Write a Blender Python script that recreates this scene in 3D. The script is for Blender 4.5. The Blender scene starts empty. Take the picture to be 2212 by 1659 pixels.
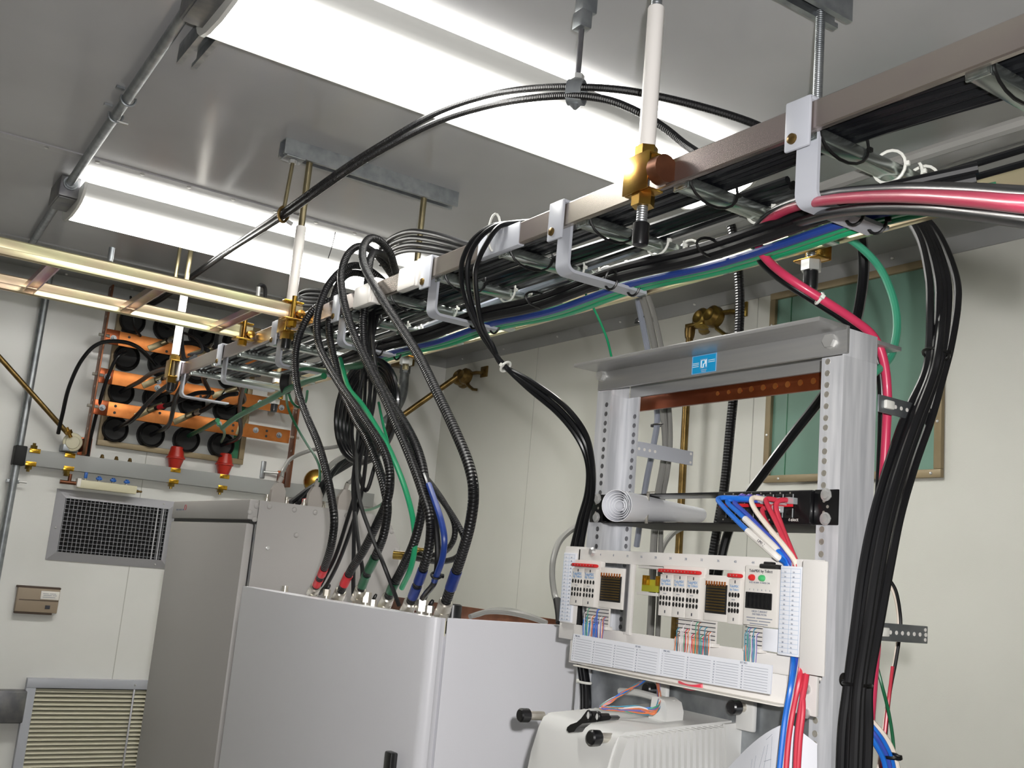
import bpy, bmesh, math, random
from mathutils import Vector, Matrix
# ------------------------------------------------------------------ camera, light, exposure
SC = bpy.context.scene
H = 1.77                                   # lens height above the floor
YAW, TILT, ROLL, FPX = math.radians(33.157), math.radians(10.435), math.radians(5.1686), 2253.9
FW = Vector((math.sin(YAW)*math.cos(TILT), math.cos(YAW)*math.cos(TILT), math.sin(TILT)))
_r = Vector((math.cos(YAW), -math.sin(YAW), 0)); _u = _r.cross(FW)
RT = _r*math.cos(ROLL) + _u*math.sin(ROLL); UP = _u*math.cos(ROLL) - _r*math.sin(ROLL)
cd = bpy.data.cameras.new('camera'); cd.sensor_width = 36; cd.lens = 36*FPX/2212; cd.clip_start = .02
cam = bpy.data.objects.new('camera', cd); SC.collection.objects.link(cam); SC.camera = cam
M = Matrix.Identity(4)
for i in range(3): M[i][0], M[i][1], M[i][2] = RT[i], UP[i], -FW[i]
M[2][3] = H; cam.matrix_world = M
w = bpy.data.worlds.new('world'); SC.world = w; w.use_nodes = True
w.node_tree.nodes['Background'].inputs[0].default_value = (.5, .52, .55, 1)
w.node_tree.nodes['Background'].inputs[1].default_value = .05
LENS_EMIT = 35.0                           # fluorescent diffusers
fl = bpy.data.lights.new('camera_flash', 'SPOT'); fl.energy = 84; fl.color = (1, .98, .97); fl.shadow_soft_size = .012
fl.spot_size = math.radians(100); fl.spot_blend = .6
flo = bpy.data.objects.new('camera_flash', fl); SC.collection.objects.link(flo)
FM = M.copy(); FP = Vector((0, 0, H)) + RT*.045 + UP*.06
for i in range(3): FM[i][3] = FP[i]
flo.matrix_world = FM
SC.view_settings.view_transform = 'Standard'; SC.view_settings.look = 'None'
SC.view_settings.gamma = 1; SC.view_settings.use_curve_mapping = False; SC.view_settings.exposure = 0.0

# ------------------------------------------------------------------ survey helper: a photo measurement on a known plane
def at(px, py, ax, v):
    d = FW + RT*((px-1106)/FPX) - UP*((py-829.5)/FPX)
    return d*(v/d['xyz'.index(ax)])
ZC, XB, YA, FLOOR = 1.008, 2.43, 4.31, -H     # ceiling, right wall, far wall, floor (relative to the lens)

# ------------------------------------------------------------------ materials
def lin(c):
    if isinstance(c, str): c = [int(c[i:i+2], 16) for i in (0, 2, 4)]
    return tuple((x/255/12.92 if x/255 <= .04045 else ((x/255+.055)/1.055)**2.4) for x in c) + (1,)
MT = {}
def mat(name, col, rough=.5, metal=0, col2=None, scale=8, bump=0, bscale=60, spec=.5, stretch=None, coat=0, emit=0, rough2=None, detail=3, rings=None, alpha=1, transmission=0):
    m = bpy.data.materials.new(name); m.use_nodes = True; nt = m.node_tree; b = nt.nodes['Principled BSDF']
    b.inputs['Base Color'].default_value = lin(col); b.inputs['Roughness'].default_value = rough
    b.inputs['Metallic'].default_value = metal; b.inputs['Specular IOR Level'].default_value = spec
    b.inputs['Coat Weight'].default_value = coat; b.inputs['Coat Roughness'].default_value = .08
    if transmission: b.inputs['Transmission Weight'].default_value = transmission
    if alpha < 1: b.inputs['Alpha'].default_value = alpha
    N = lambda t: nt.nodes.new(t); L = nt.links.new
    tc = N('ShaderNodeTexCoord'); src = tc.outputs['Object']
    if stretch:
        mp = N('ShaderNodeMapping'); mp.inputs['Scale'].default_value = stretch; L(src, mp.inputs[0]); src = mp.outputs[0]
    if col2 or rough2 is not None:
        n = N('ShaderNodeTexNoise'); n.inputs['Scale'].default_value = scale; n.inputs['Detail'].default_value = detail; L(src, n.inputs['Vector'])
        r = N('ShaderNodeValToRGB'); r.color_ramp.elements[0].position = .35; r.color_ramp.elements[1].position = .65; L(n.outputs['Fac'], r.inputs[0])
        if col2:
            r.color_ramp.elements[0].color = lin(col); r.color_ramp.elements[1].color = lin(col2); L(r.outputs[0], b.inputs['Base Color'])
        if rough2 is not None:
            mr = N('ShaderNodeMapRange'); mr.inputs[3].default_value = rough; mr.inputs[4].default_value = rough2; L(n.outputs['Fac'], mr.inputs[0]); L(mr.outputs[0], b.inputs['Roughness'])
    if bump:
        n = N('ShaderNodeTexNoise'); n.inputs['Scale'].default_value = bscale; L(src, n.inputs['Vector'])
        bp = N('ShaderNodeBump'); bp.inputs['Strength'].default_value = bump; bp.inputs['Distance'].default_value = .002; L(n.outputs['Fac'], bp.inputs['Height']); L(bp.outputs[0], b.inputs['Normal'])
    if rings:                                   # corrugation along a tube: rings per metre, strength
        uv = N('ShaderNodeUVMap'); sx = N('ShaderNodeSeparateXYZ'); L(uv.outputs[0], sx.inputs[0])
        mu = N('ShaderNodeMath'); mu.operation = 'MULTIPLY'; mu.inputs[1].default_value = rings[0]*2*math.pi; L(sx.outputs[0], mu.inputs[0])
        si = N('ShaderNodeMath'); si.operation = 'SINE'; L(mu.outputs[0], si.inputs[0])
        bp = N('ShaderNodeBump'); bp.inputs['Strength'].default_value = rings[1]; bp.inputs['Distance'].default_value = .002; L(si.outputs[0], bp.inputs['Height']); L(bp.outputs[0], b.inputs['Normal'])
    if emit:
        b.inputs['Emission Color'].default_value = lin(col); b.inputs['Emission Strength'].default_value = emit
    MT[name] = m; return m
mat('wall', 'd6d6ce', .42, col2='d1d1c9', scale=3, bump=.08, bscale=300)
mat('wall_far', 'eaeae6', .22, col2='e3e3df', scale=3, bump=.06, bscale=300)
mat('ceiling', 'b8b8ba', .13, col2='b0b0b2', scale=2.5, bump=.05, bscale=3, rough2=.22)
mat('floor', '9a958c', .5, col2='8c877e', scale=6)
mat('trim', 'a4a5a4', .4, 0, col2='9c9d9c', scale=5)
mat('seam', 'bdbdb6', .6)
mat('galv', 'a9adb0', .38, .85, col2='8f9498', scale=30, rough2=.5)
mat('galv_dark', '8a8a88', .45, .7, col2='75757a', scale=25)
mat('zinc', 'c6ccc8', .22, .95, col2='a3aca8', scale=14, stretch=(1, 6, 6))
mat('alu', 'e2e3e6', .36, .25, col2='c6c8cc', scale=90, stretch=(1, 1, .08), rough2=.5)
mat('alu_mill', 'b4b4b2', .38, .6, col2='aeaeae', scale=40, stretch=(4, .15, 4))
mat('rail', 'b8b0a6', .26, .9, col2='a99a9c', scale=5, stretch=(1, .6, 1))
mat('rail_yellow', 'dcdcae', .30, .85, col2='d2b9a0', scale=4, stretch=(1.2, 1, 3))
mat('rung_pink', 'c79cb0', .25, .9, col2='cfc19a', scale=8)
mat('dichromate', 'c9a64e', .25, .95, col2='a8793a', scale=25)
mat('rod_bronze', '948a6c', .35, .7, col2='7c7258', scale=20)
mat('brassy', '98803f', .32, .85, col2='6c5529', scale=30)
mat('bronze', '8a7244', .35, .85, col2='6c5630', scale=30)
mat('copper', 'cc8146', .3, .8, col2='a9632e', scale=12, rough2=.4)
mat('copper_dark', '9c5432', .28, .8, col2='7e3e22', scale=10)
mat('copper_edge', '8a5a40', .4, .8, col2='744a36', scale=20)
mat('steel', 'd4d4d2', .3, .6)
mat('nickel', 'd2cec4', .28, .7, col2='b8b2a6', scale=40)
mat('grey_paint', 'b9bcc4', .35, 0, spec=.5)
mat('grey_strut', '9ea09e', .45)
mat('cab_grey', 'a9a6a3', .42, bump=.05, bscale=500)
mat('cab_white', 'e2e2e7', .38, bump=.04, bscale=500)
mat('white_plastic', 'eae6e0', .4)
mat('white_panel', 'dddad6', .42)
mat('white_metal', 'cfcfcc', .4)
mat('module', 'dfdbd5', .45)
mat('sleeve', 'efebe6', .35)
mat('paper', 'e4e6ec', .7)
mat('paper_roll', 'f6f7fb', .6)
mat('paper_cream', 'ece8de', .7)
mat('ink', '868b98', .7)
mat('ink_pale', 'a9bcd4', .7)
mat('ink_dark', '3a3c44', .7)
mat('ink_blue', '7a9fc8', .7)
mat('black', '141416', .32, coat=.2)
mat('black_matte', '1c1b1a', .55)
mat('black_paint', '111113', .3, coat=.3)
mat('rubber', '0a0a0a', .65, bump=.1, bscale=40)
mat('cable_black', '0e0f12', .3, spec=.45, coat=.1)
mat('cable_soft', '161618', .48, spec=.35)
mat('heliax', '121214', .42, spec=.35, rings=(220, .4))
mat('heliax_big', '121214', .36, spec=.45, rings=(165, .55))
mat('cable_green', '1f9a68', .35, coat=.2)
mat('cable_green_pale', '3f9f7d', .45)
mat('cable_green_dark', '1c6a44', .4)
mat('cable_blue', '24408c', .35)
mat('cable_grey', '8b909c', .35)
mat('cable_greyb', '83827e', .4)
mat('cable_pink', 'cf3a5e', .35, coat=.2)
mat('patch_blue', '1f6fd2', .35)
mat('patch_blue_dark', '3a52b4', .35)
mat('patch_red', 'd0394c', .35)
mat('patch_white', 'f1e4d4', .4)
mat('tape_red', 'd21f2c', .4); mat('tape_blue', '1c3480', .35); mat('tape_green', '175a3a', .35)
mat('red_ins', 'bf2f22', .35, coat=.2)
mat('red_strip', 'cf1f22', .4)
mat('led_red', 'd02a2a', .3); mat('led_green', '4ab870', .3)
mat('tie_white', 'e8e8e0', .45); mat('tie_black', '0e0e0e', .4)
mat('green_panel', '6f9484', .5, col2='688c7d', scale=3)
mat('tan_frame', '9a8a6c', .45, .2, col2='8e7e60', scale=10)
mat('sticker_blue', '1ba2dc', .45); mat('sticker_white', 'eaf6fb', .5)
mat('brown_box', '9c8c78', .5); mat('dark_brown', '4a3a2e', .6)
mat('louvre_cream', 'd8d4be', .5); mat('louvre_dark', '30302a', .8)
mat('vent_dark', '1f1f1f', .8); mat('vent_frame', 'c6c6cc', .35, .4)
mat('ivory', 'd8d2b4', .4); mat('valve_blue', '1f5fb4', .35)
mat('olive_board', 'a8a832', .45); mat('gold', 'd8a838', .2, .9)
mat('hood_grey', 'a09a94', .5)
mat('clear', 'cfd4d6', .15, alpha=.45)
mat('violet_boot', '6a5ab0', .35)
mat('wire_orange', 'd97a4c', .45); mat('wire_teal', '3a86a0', .45); mat('wire_white', 'ddd8d8', .5)
mat('wire_violet', '7a6ea8', .45); mat('wire_brown', '8a5a44', .5); mat('wire_green', '4a9a78', .45)
mat('lens', 'fffdf7', .5, emit=LENS_EMIT)
mat('light_housing', 'eeeeea', .35)

# ------------------------------------------------------------------ mesh helpers
COL = SC.collection
V3 = lambda *a: Vector(a)
def frame(d):
    d = Vector(d).normalized(); a = Vector((0, 0, 1)) if abs(d.z) < .9 else Vector((1, 0, 0))
    x = a.cross(d).normalized(); return x, d.cross(x), d
class MB:
    def __init__(s): s.v = []; s.f = []; s.uv = {}
    def add(s, vs, fs):
        o = len(s.v); s.v += [tuple(v) for v in vs]; s.f += [tuple(i+o for i in f) for f in fs]; return s
    def box(s, x0, x1, y0, y1, z0, z1, bev=0):
        c = Vector(((x0+x1)/2, (y0+y1)/2, (z0+z1)/2))
        return s.obox(c, V3(1,0,0), V3(0,1,0), V3(0,0,1), abs(x1-x0)/2, abs(y1-y0)/2, abs(z1-z0)/2, bev)
    def obox(s, c, ax, ay, az, hx, hy, hz, bev=0):
        c = Vector(c); P = lambda x, y, z: c + ax*x + ay*y + az*z
        if not bev:
            vs = [P(x, y, z) for x in (-hx, hx) for y in (-hy, hy) for z in (-hz, hz)]
            return s.add(vs, [(0,1,3,2), (4,6,7,5), (0,4,5,1), (2,3,7,6), (0,2,6,4), (1,5,7,3)])
        b = min(bev, hx*.98, hy*.98, hz*.98)
        bm = bmesh.new(); bmesh.ops.create_cube(bm, size=2)
        for v in bm.verts: v.co = Vector((v.co.x*hx, v.co.y*hy, v.co.z*hz))
        bmesh.ops.bevel(bm, geom=list(bm.edges), offset=b, segments=2, affect='EDGES', profile=.5)
        bm.verts.index_update(); s.add([P(*v.co) for v in bm.verts], [[v.index for v in f.verts] for f in bm.faces]); bm.free(); return s
    def cyl(s, p0, p1, r, n=16, r1=None, caps=True, phase=0):
        p0, p1 = Vector(p0), Vector(p1); x, y, d = frame(p1-p0); r1 = r if r1 is None else r1
        vs = []
        for p, rr in ((p0, r), (p1, r1)):
            vs += [p + x*(rr*math.cos(2*math.pi*i/n+phase)) + y*(rr*math.sin(2*math.pi*i/n+phase)) for i in range(n)]
        fs = [(i, (i+1) % n, n+(i+1) % n, n+i) for i in range(n)]
        if caps: fs += [tuple(range(n-1, -1, -1)), tuple(range(n, 2*n))]
        return s.add(vs, fs)
    def lathe(s, p0, d, prof, n=20):              # prof: (distance along d, radius)
        p0 = Vector(p0); x, y, d = frame(d); vs = []; fs = []
        for t, r in prof:
            vs += [p0 + d*t + x*(r*math.cos(2*math.pi*i/n)) + y*(r*math.sin(2*math.pi*i/n)) for i in range(n)]
        for k in range(len(prof)-1):
            fs += [(k*n+i, k*n+(i+1) % n, (k+1)*n+(i+1) % n, (k+1)*n+i) for i in range(n)]
        fs += [tuple(range(n-1, -1, -1)), tuple((len(prof)-1)*n+i for i in range(n))]
        return s.add(vs, fs)
    def prism(s, poly, o, ax, ay, d):             # closed outline in (ax, ay), pushed along d
        o, ax, ay, d = Vector(o), Vector(ax), Vector(ay), Vector(d); n = len(poly)
        vs = [o + ax*a + ay*b for a, b in poly] + [o + ax*a + ay*b + d for a, b in poly]
        return s.add(vs, [tuple(range(n-1, -1, -1)), tuple(range(n, 2*n))] + [(i, (i+1) % n, n+(i+1) % n, n+i) for i in range(n)])
    def tube(s, pts, r, n=10, caps=True, closed=False, flat=None):
        pts = [Vector(p) for p in pts]; m = len(pts)
        T = []
        for i in range(m):
            a = pts[(i-1) % m] if closed else pts[max(i-1, 0)]; b = pts[(i+1) % m] if closed else pts[min(i+1, m-1)]
            T.append((b-a).normalized() if (b-a).length > 1e-9 else Vector((0, 0, 1)))
        x, y, _ = frame(T[0]); o = len(s.v); length = 0
        for i in range(m):
            x = (x - T[i]*x.dot(T[i])).normalized(); y = T[i].cross(x)
            if i: length += (pts[i]-pts[i-1]).length
            rr = r[i] if isinstance(r, (list, tuple)) else r
            for k in range(n):
                a = 2*math.pi*k/n
                s.uv[len(s.v)] = (length, k/n)
                s.v.append(tuple(pts[i] + x*(rr*math.cos(a)) + y*((flat or 1)*rr*math.sin(a))))
        for i in range(m if closed else m-1):
            j = (i+1) % m
            s.f += [(o+i*n+k, o+i*n+(k+1) % n, o+j*n+(k+1) % n, o+j*n+k) for k in range(n)]
        if caps and not closed: s.f += [tuple(o+k for k in range(n-1, -1, -1)), tuple(o+(m-1)*n+k for k in range(n))]
        return s
    def build(s, name, m, parent=None, angle=35):
        me = bpy.data.meshes.new(name); me.from_pydata(s.v, [], s.f)
        if s.uv:
            ul = me.uv_layers.new(name='UVMap')
            for l in me.loops: ul.data[l.index].uv = s.uv.get(l.vertex_index, (0, 0))
        me.materials.append(MT[m])
        for p in me.polygons: p.use_smooth = True
        me.set_sharp_from_angle(angle=math.radians(angle)); me.update()
        o = bpy.data.objects.new(name, me); COL.objects.link(o)
        if parent: o.parent = parent
        return o
def spline(pts, k=8):                              # centripetal-ish Catmull-Rom through the points
    P = [Vector(p) for p in pts]; P = [P[0]*2-P[1]] + P + [P[-1]*2-P[-2]]; out = []
    for i in range(1, len(P)-2):
        a, b, c, d = P[i-1:i+3]
        for j in range(k):
            t = j/k; out.append(((b*2) + (c-a)*t + (a*2-b*5+c*4-d)*t*t + (b*3-a-c*3+d)*t**3)/2)
    out.append(P[-2]); return out
def tag(o, label, cat, group=None, kind=None):
    if label: o['label'] = label
    if cat: o['category'] = cat
    if group: o['group'] = group
    if kind: o['kind'] = kind
    return o
def thing(name, label, cat, group=None):
    o = bpy.data.objects.new(name, None); o.empty_display_size = .05; COL.objects.link(o); return tag(o, label, cat, group)
def struct(name, mb, m, parent=None):
    o = mb.build(name, m, parent)
    if not parent: o['kind'] = 'structure'
    return o
def dup(o, name, off, parent):                     # another piece with the same mesh
    c = bpy.data.objects.new(name, o.data); COL.objects.link(c); c.location = o.location + Vector(off); c.parent = parent; return c
def cable(name, label, pts, r, m, group=None, cat='cable', k=8, n=10, parent=None):
    o = MB().tube(spline(pts, k) if k else pts, r, n).build(name, m, parent)
    return o if parent else tag(o, label, cat, group)
def hexnut(mb, p, d, r, h): p = Vector(p); return mb.cyl(p, p+Vector(d).normalized()*h, r, 6)
def text(s, size, o, ax, ay, m, parent, name='lettering', ext=.0002, align='LEFT'):
    cu = bpy.data.curves.new(name, 'FONT'); cu.body = s; cu.size = size; cu.extrude = ext; cu.align_x = align; cu.resolution_u = 2
    t = bpy.data.objects.new(name, cu)
    me = bpy.data.meshes.new_from_object(t); bpy.data.objects.remove(t); bpy.data.curves.remove(cu)
    ax, ay = Vector(ax).normalized(), Vector(ay).normalized(); az = ax.cross(ay); X = Matrix.Identity(4)
    for i in range(3): X[i][0], X[i][1], X[i][2], X[i][3] = ax[i], ay[i], az[i], o[i]
    me.transform(X); me.materials.clear(); me.materials.append(MT[m]); me.name = name
    ob = bpy.data.objects.new(name, me); COL.objects.link(ob); ob.parent = parent; return ob
def bars(par, o, ax, ay, rows, m, t=.0006):            # illegible small print: short strokes (start, length, height offset)
    ax, ay, o = Vector(ax), Vector(ay), Vector(o); mb = MB(); az = ax.cross(ay)
    for a, l, b in rows: mb.obox(o + ax*(a+l/2) + ay*b, ax, ay, az, l/2, t, .00008)
    q = mb.build('small_print', m, par); q['kind'] = 'stuff'; return q
EX, EY, EZ = V3(1,0,0), V3(0,1,0), V3(0,0,1)
random.seed(4)
# ------------------------------------------------------------------ the room
struct('floor', MB().box(-1.6, XB+.1, -1.6, YA+.1, FLOOR-.1, FLOOR), 'floor')
struct('ceiling', MB().box(-1.6, XB+.1, -1.6, YA+.1, ZC, ZC+.1), 'ceiling')
wb = struct('wall_right', MB().box(XB, XB+.1, -1.6, YA+.1, FLOOR, ZC), 'wall')
wa = struct('wall_back', MB().box(-1.6, XB, YA, YA+.1, FLOOR, ZC), 'wall_far')
struct('wall_left', MB().box(-1.7, -1.6, -1.6, YA+.1, FLOOR, ZC), 'wall')
struct('wall_front', MB().box(-1.6, XB, -1.7, -1.6, FLOOR, ZC), 'wall')
# vertical panel joints in the two walls
for k, (y, z0) in enumerate(((2.31, FLOOR), (1.02, FLOOR), (3.54, FLOOR))):
    MB().box(XB-.0012, XB+.002, y-.0015, y+.0015, z0, ZC-.05).build('panel_joint', 'seam', wb)
MB().box(1.0945, 1.0975, YA-.0012, YA+.002, FLOOR, ZC-.05).build('panel_joint', 'seam', wa)
MB().box(-.12, -.117, YA-.0012, YA+.002, FLOOR, ZC-.05).build('panel_joint', 'seam', wa)
# flashing: an angle down each wall and a wide strip on the ceiling, with screws
def screws(par, pts, d, r=.0055):
    first = None
    for p in pts:
        p = Vector(p)
        if first is None: first = (MB().lathe(p, d, [(0, r), (.0015, r), (.003, r*.6), (.0032, .0005)], 10).build('screw', 'steel', par), p)
        else: dup(first[0], 'screw', p-first[1], par)
t1 = struct('trim_1', MB().box(XB-.006, XB-.0005, -1.58, YA-.001, ZC-.052, ZC).box(XB-.42, XB-.006, -1.58, YA-.001, ZC-.004, ZC), 'trim')
screws(t1, [(XB-.007, y, ZC-.026) for y in (1.0, 1.4, 1.8, 2.2, 2.6, 3.0, 3.4, 3.8, 4.15)] + [(XB-.33, y, ZC-.0045) for y in (1.1, 1.5, 1.9, 2.3, 2.7, 3.1, 3.5)], (-.6, 0, -.8))
t2 = struct('trim_2', MB().box(-1.58, XB-.001, YA-.006, YA-.0005, ZC-.052, ZC).box(-1.58, XB-.42, YA-.42, YA-.006, ZC-.006, ZC), 'trim')
screws(t2, [(x, YA-.36, ZC-.0065) for x in (.30, .66, 1.0, 1.36, 1.72)] + [(x, YA-.04, ZC-.0065) for x in (.42, .68, .93, 1.28, 1.62)], (0, -.6, -.8))
t3 = struct('trim_3', MB().box(-1.58, XB-.43, 2.88, 2.915, ZC-.004, ZC), 'ceiling')
screws(t3, [(x, 2.897, ZC-.0045) for x in (.36, .49, .61, .74, .87, 1.0, 1.13, 1.26, 1.4, 1.55)], (0, 0, -1), .006)

# ------------------------------------------------------------------ fluorescent fixtures
def lens_material():
    m = MT['lens']; nt = m.node_tree; b = nt.nodes['Principled BSDF']; N = nt.nodes.new; L = nt.links.new
    tc = N('ShaderNodeTexCoord'); sx = N('ShaderNodeSeparateXYZ'); L(tc.outputs['Generated'], sx.inputs[0])
    r = N('ShaderNodeValToRGB'); e = r.color_ramp.elements
    e[0].position = 0; e[0].color = (.005,)*3+(1,); e[1].position = 1; e[1].color = (.012,)*3+(1,)
    for p, v in ((.025, .006), (.05, .014), (.085, .04), (.24, .85), (.5, 1), (.68, .85), (.85, .035), (.89, .022), (.95, .014)): q = e.new(p); q.color = (v, v, v, 1)
    L(sx.outputs[1], r.inputs[0]); mu = N('ShaderNodeMath'); mu.operation = 'MULTIPLY'; mu.inputs[1].default_value = LENS_EMIT
    b.inputs['Base Color'].default_value = lin('b4b4b0'); L(r.outputs[0], mu.inputs[0]); L(mu.outputs[0], b.inputs['Emission Strength'])
lens_material()
def light(x0, x1, yc, label):
    t = thing('ceiling_light', label, 'light', 'fluorescent ceiling lights')
    hw, c = .145, ZC
    prof = [(-hw, c-.028), (-hw, c-.045), (-hw+.012, c-.06), (-hw+.035, c-.076), (-hw+.075, c-.085), (0, c-.089), (hw-.075, c-.085), (hw-.035, c-.076), (hw-.012, c-.06), (hw, c-.045), (hw, c-.028)]
    MB().prism(prof, (x0+.008, yc, 0), EY, EZ, (x1-x0-.016, 0, 0)).build('lens', 'lens', t, 50)
    MB().box(x0, x1, yc-.07, yc+.07, c-.03, c-.0005, .003).build('housing', 'light_housing', t)
    cap = [(y*1.02, z-.003 if z < c-.03 else z) for y, z in prof]
    a = MB().prism(cap, (x0, yc, 0), EY, EZ, (.008, 0, 0)).build('end_cap', 'light_housing', t)
    dup(a, 'end_cap', (x1-x0-.008, 0, 0), t); return t
light(.45, 1.67, 1.735, 'large lit fluorescent wraparound light nearest the camera, behind the white sleeved rod')
light(.487, 1.707, 3.165, 'lit fluorescent wraparound light farther back, above the yellow ladder')
# thin pull string hanging from the far light
cable('pull_string', 'thin string hanging beside the far fluorescent light', [at(727, 490, 'y', 2.95), at(718, 530, 'y', 2.95), at(709, 558, 'y', 2.955)], .0012, 'cable_soft', cat='string', k=3, n=6)

# ------------------------------------------------------------------ strut channels on the ceiling
def strut(name, label, p0, p1, w=.041, h=.041, up=EZ, m='galv', group=None, cat='channel', thk=.0035):
    p0, p1 = Vector(p0), Vector(p1); d = (p1-p0); dn = d.normalized(); s = dn.cross(up).normalized()
    pr = [(-w/2, 0), (w/2, 0), (w/2, -h), (w*.24, -h), (w*.24, -h+.009), (w*.24+thk, -h+.009), (w*.24+thk, -h+thk), (w/2-thk, -h+thk), (w/2-thk, -thk),
          (-w/2+thk, -thk), (-w/2+thk, -h+thk), (-w*.24-thk, -h+thk), (-w*.24-thk, -h+.009), (-w*.24, -h+.009), (-w*.24, -h), (-w/2, -h)]
    t = thing(name, label, cat, group)
    MB().prism(pr, p0, s, up, d).build('channel_body', m, t, 20)
    n = max(1, int(d.length/.1)); f = None
    for i in range(n):                                        # slots punched in the back
        q = p0 + dn*(d.length*(i+.5)/n) - up*(thk+.0004)
        b = MB().obox(V3(0,0,0), dn, s, up, .014, .007, .0003)
        if f is None: f = b.build('slot', 'black_matte', t); f.location = q
        else:
            c = dup(f, 'slot', q-f.location, t)
    return t
strut('strut_channel', 'slotted ceiling channel carrying two rods, left of the main ladder', (.815, 2.375, ZC), (1.312, 2.375, ZC), group='ceiling channels')
strut('strut_channel', 'ceiling channel whose cut end shows at the top right', (.74, 1.085, ZC), (1.312, 1.085, ZC), group='ceiling channels')
strut('strut_channel', 'short ceiling channel end poking out beside the large light', (.487, 1.70, ZC), (.487, 2.068, ZC), group='ceiling channels')

# ------------------------------------------------------------------ conduits and boxes
def ccond(p0, p1, label, r=.0115, m='galv', clips=(), group=None):
    t = thing('conduit', label, 'conduit', group); p0, p1 = Vector(p0), Vector(p1)
    MB().cyl(p0, p1, r, 16).build('pipe', m, t)
    return t
zc = ZC-.0225
c1_ = ccond((.427, 1.86, zc), (.459, 3.09, zc), 'thin metal conduit along the ceiling between the two boxes', m='galv')
p = Vector((.444, 2.49, zc))
for q in (p, p + V3(-.001, -.12, 0)):
    MB().tube([q + V3(.016*math.cos(a), 0, .016*math.sin(a)) for a in [math.pi*(-.1+1.2*k/10)+math.pi for k in range(11)]], .003, 6).box(q.x-.03, q.x-.012, q.y-.006, q.y+.006, ZC-.006, ZC-.0005).build('clip', 'galv', c1_)
MB().cyl(p+V3(.004, .0, -.012), p+V3(.03, .0, -.012), .0035, 8).build('clip_bolt', 'steel', c1_)
ccond((.466, 3.24, zc), (.490, 3.92, zc), 'short ceiling conduit from the far box to the back wall', m='galv')
def jbox(x, y, label, s=.055):
    t = thing('junction_box', label, 'box', 'ceiling junction boxes')
    MB().box(x-s/2, x+s/2, y-.075, y+.075, ZC-.062, ZC-.001, .004).build('box_body', 'galv_dark', t)
    for e in (-1, 1): MB().lathe((x, y+e*.075, zc), (0, e, 0), [(0, .02), (.006, .02), (.006, .016), (.014, .0155)], 14).build('locknut', 'galv', t)
    MB().box(x-s/2+.004, x+s/2-.004, y-.07, y+.07, ZC-.066, ZC-.0625, .002).build('cover', 'galv_dark', t)
    return t
jbox(.462, 3.165, 'small metal junction box at the left end of the far light')
jbox(.435, 1.77, 'metal junction box at the top edge beside the large light')
# vertical conduit on the back wall
wc = thing('wall_conduit', 'vertical metal conduit running down the back wall at far left', 'conduit')
MB().cyl((.622, YA-.03, FLOOR+.02), (.622, YA-.03, ZC-.02), .0145, 18).build('pipe', 'galv', wc)
for z in (.185, -.85):
    MB().box(.60, .644, YA-.034, YA-.0005, z-.006, z+.006, .001).build('strap', 'galv', wc)
    MB().cyl((.64, YA-.035, z), (.668, YA-.035, z), .004, 8).build('strap_bolt', 'steel', wc)

# ------------------------------------------------------------------ cable entry panel on the back wall
ep = thing('cable_entry_panel', 'grey cable entry panel with four rows of black rubber boots', 'panel')
x0, x1, z0, z1 = .896, 1.487, .362, .952
MB().box(x0+.02, x1-.02, YA-.012, YA-.0005, z0+.02, z1-.02).build('back_plate', 'grey_strut', ep)
for a in ((x0, x1, z0, z0+.022), (x0, x1, z1-.022, z1), (x0, x0+.022, z0+.022, z1-.022), (x1-.022, x1, z0+.022, z1-.022)):
    MB().box(a[0], a[1], YA-.028, YA-.0005, a[2], a[3], .002).build('frame_bar', 'tan_frame', ep)
MB().box(x1-.05, x1-.023, YA-.014, YA-.012, z0+.024, z1-.024).build('recess_shade', 'cable_green_dark', ep)  # dark green strip paints the shade inside the frame's right edge
bt = None
for i, z in enumerate((.431, .581, .7235, .873)):
    for j, x in enumerate((.953, 1.096, 1.24, 1.386)):
        if bt is None:
            bt = MB().lathe((x, YA-.012, z), (0, -1, 0), [(0, .056), (.006, .056), (.008, .051), (.034, .049), (.036, .046), (.018, .040), (.014, .02), (.014, .0005)], 26).build('boot', 'rubber', ep); b0 = Vector((x, 0, z))
        else: dup(bt, 'boot', Vector((x, 0, z))-b0, ep)
# ------------------------------------------------------------------ copper ground bars
YB = YA-.12
def lug(par, x, z, d, m='copper', n=1):              # crimped two-hole lug with a bolt
    d = Vector(d).normalized(); p = Vector((x, YB-.006, z))
    MB().obox(p+d*.004, d, d.cross(EY).normalized(), EY, .03, .012, .003, .001).cyl(p+d*.03, p+d*.085+V3(0, -.02, 0), .0115, 14, .0105).build('lug', 'rod_bronze', par)
def bolt(par, x, z, r=.009):
    p = Vector((x, YB-.006, z))
    mb = MB().cyl(p, p+V3(0, -.003, 0), r*1.35, 18); hexnut(mb, p+V3(0, -.003, 0), (0, -1, 0), r, .008); mb.cyl(p+V3(0, -.011, 0), p+V3(0, -.022, 0), r*.55, 10)
    mb.build('bolt', 'galv', par)
def gbar(z, label, lugs, bolts, holes):
    t = thing('copper_ground_bar', label, 'ground bar', 'copper ground bars')
    MB().box(.846, 1.638, YB-.006, YB, z-.028, z+.028, .001).build('bar', 'copper', t)
    MB().box(.842, .893, YB-.0085, YB-.006, z-.029, z+.029, .001).build('end_plate', 'copper_dark', t)
    for x, dz in holes: MB().cyl((x, YB-.0062, z+dz), (x, YB-.0066, z+dz), .0055, 12).build('hole', 'black_matte', t)
    for x, dz, d in lugs: lug(t, x, z+dz, d)
    for x, dz in bolts: bolt(t, x, z+dz)
    return t
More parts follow.
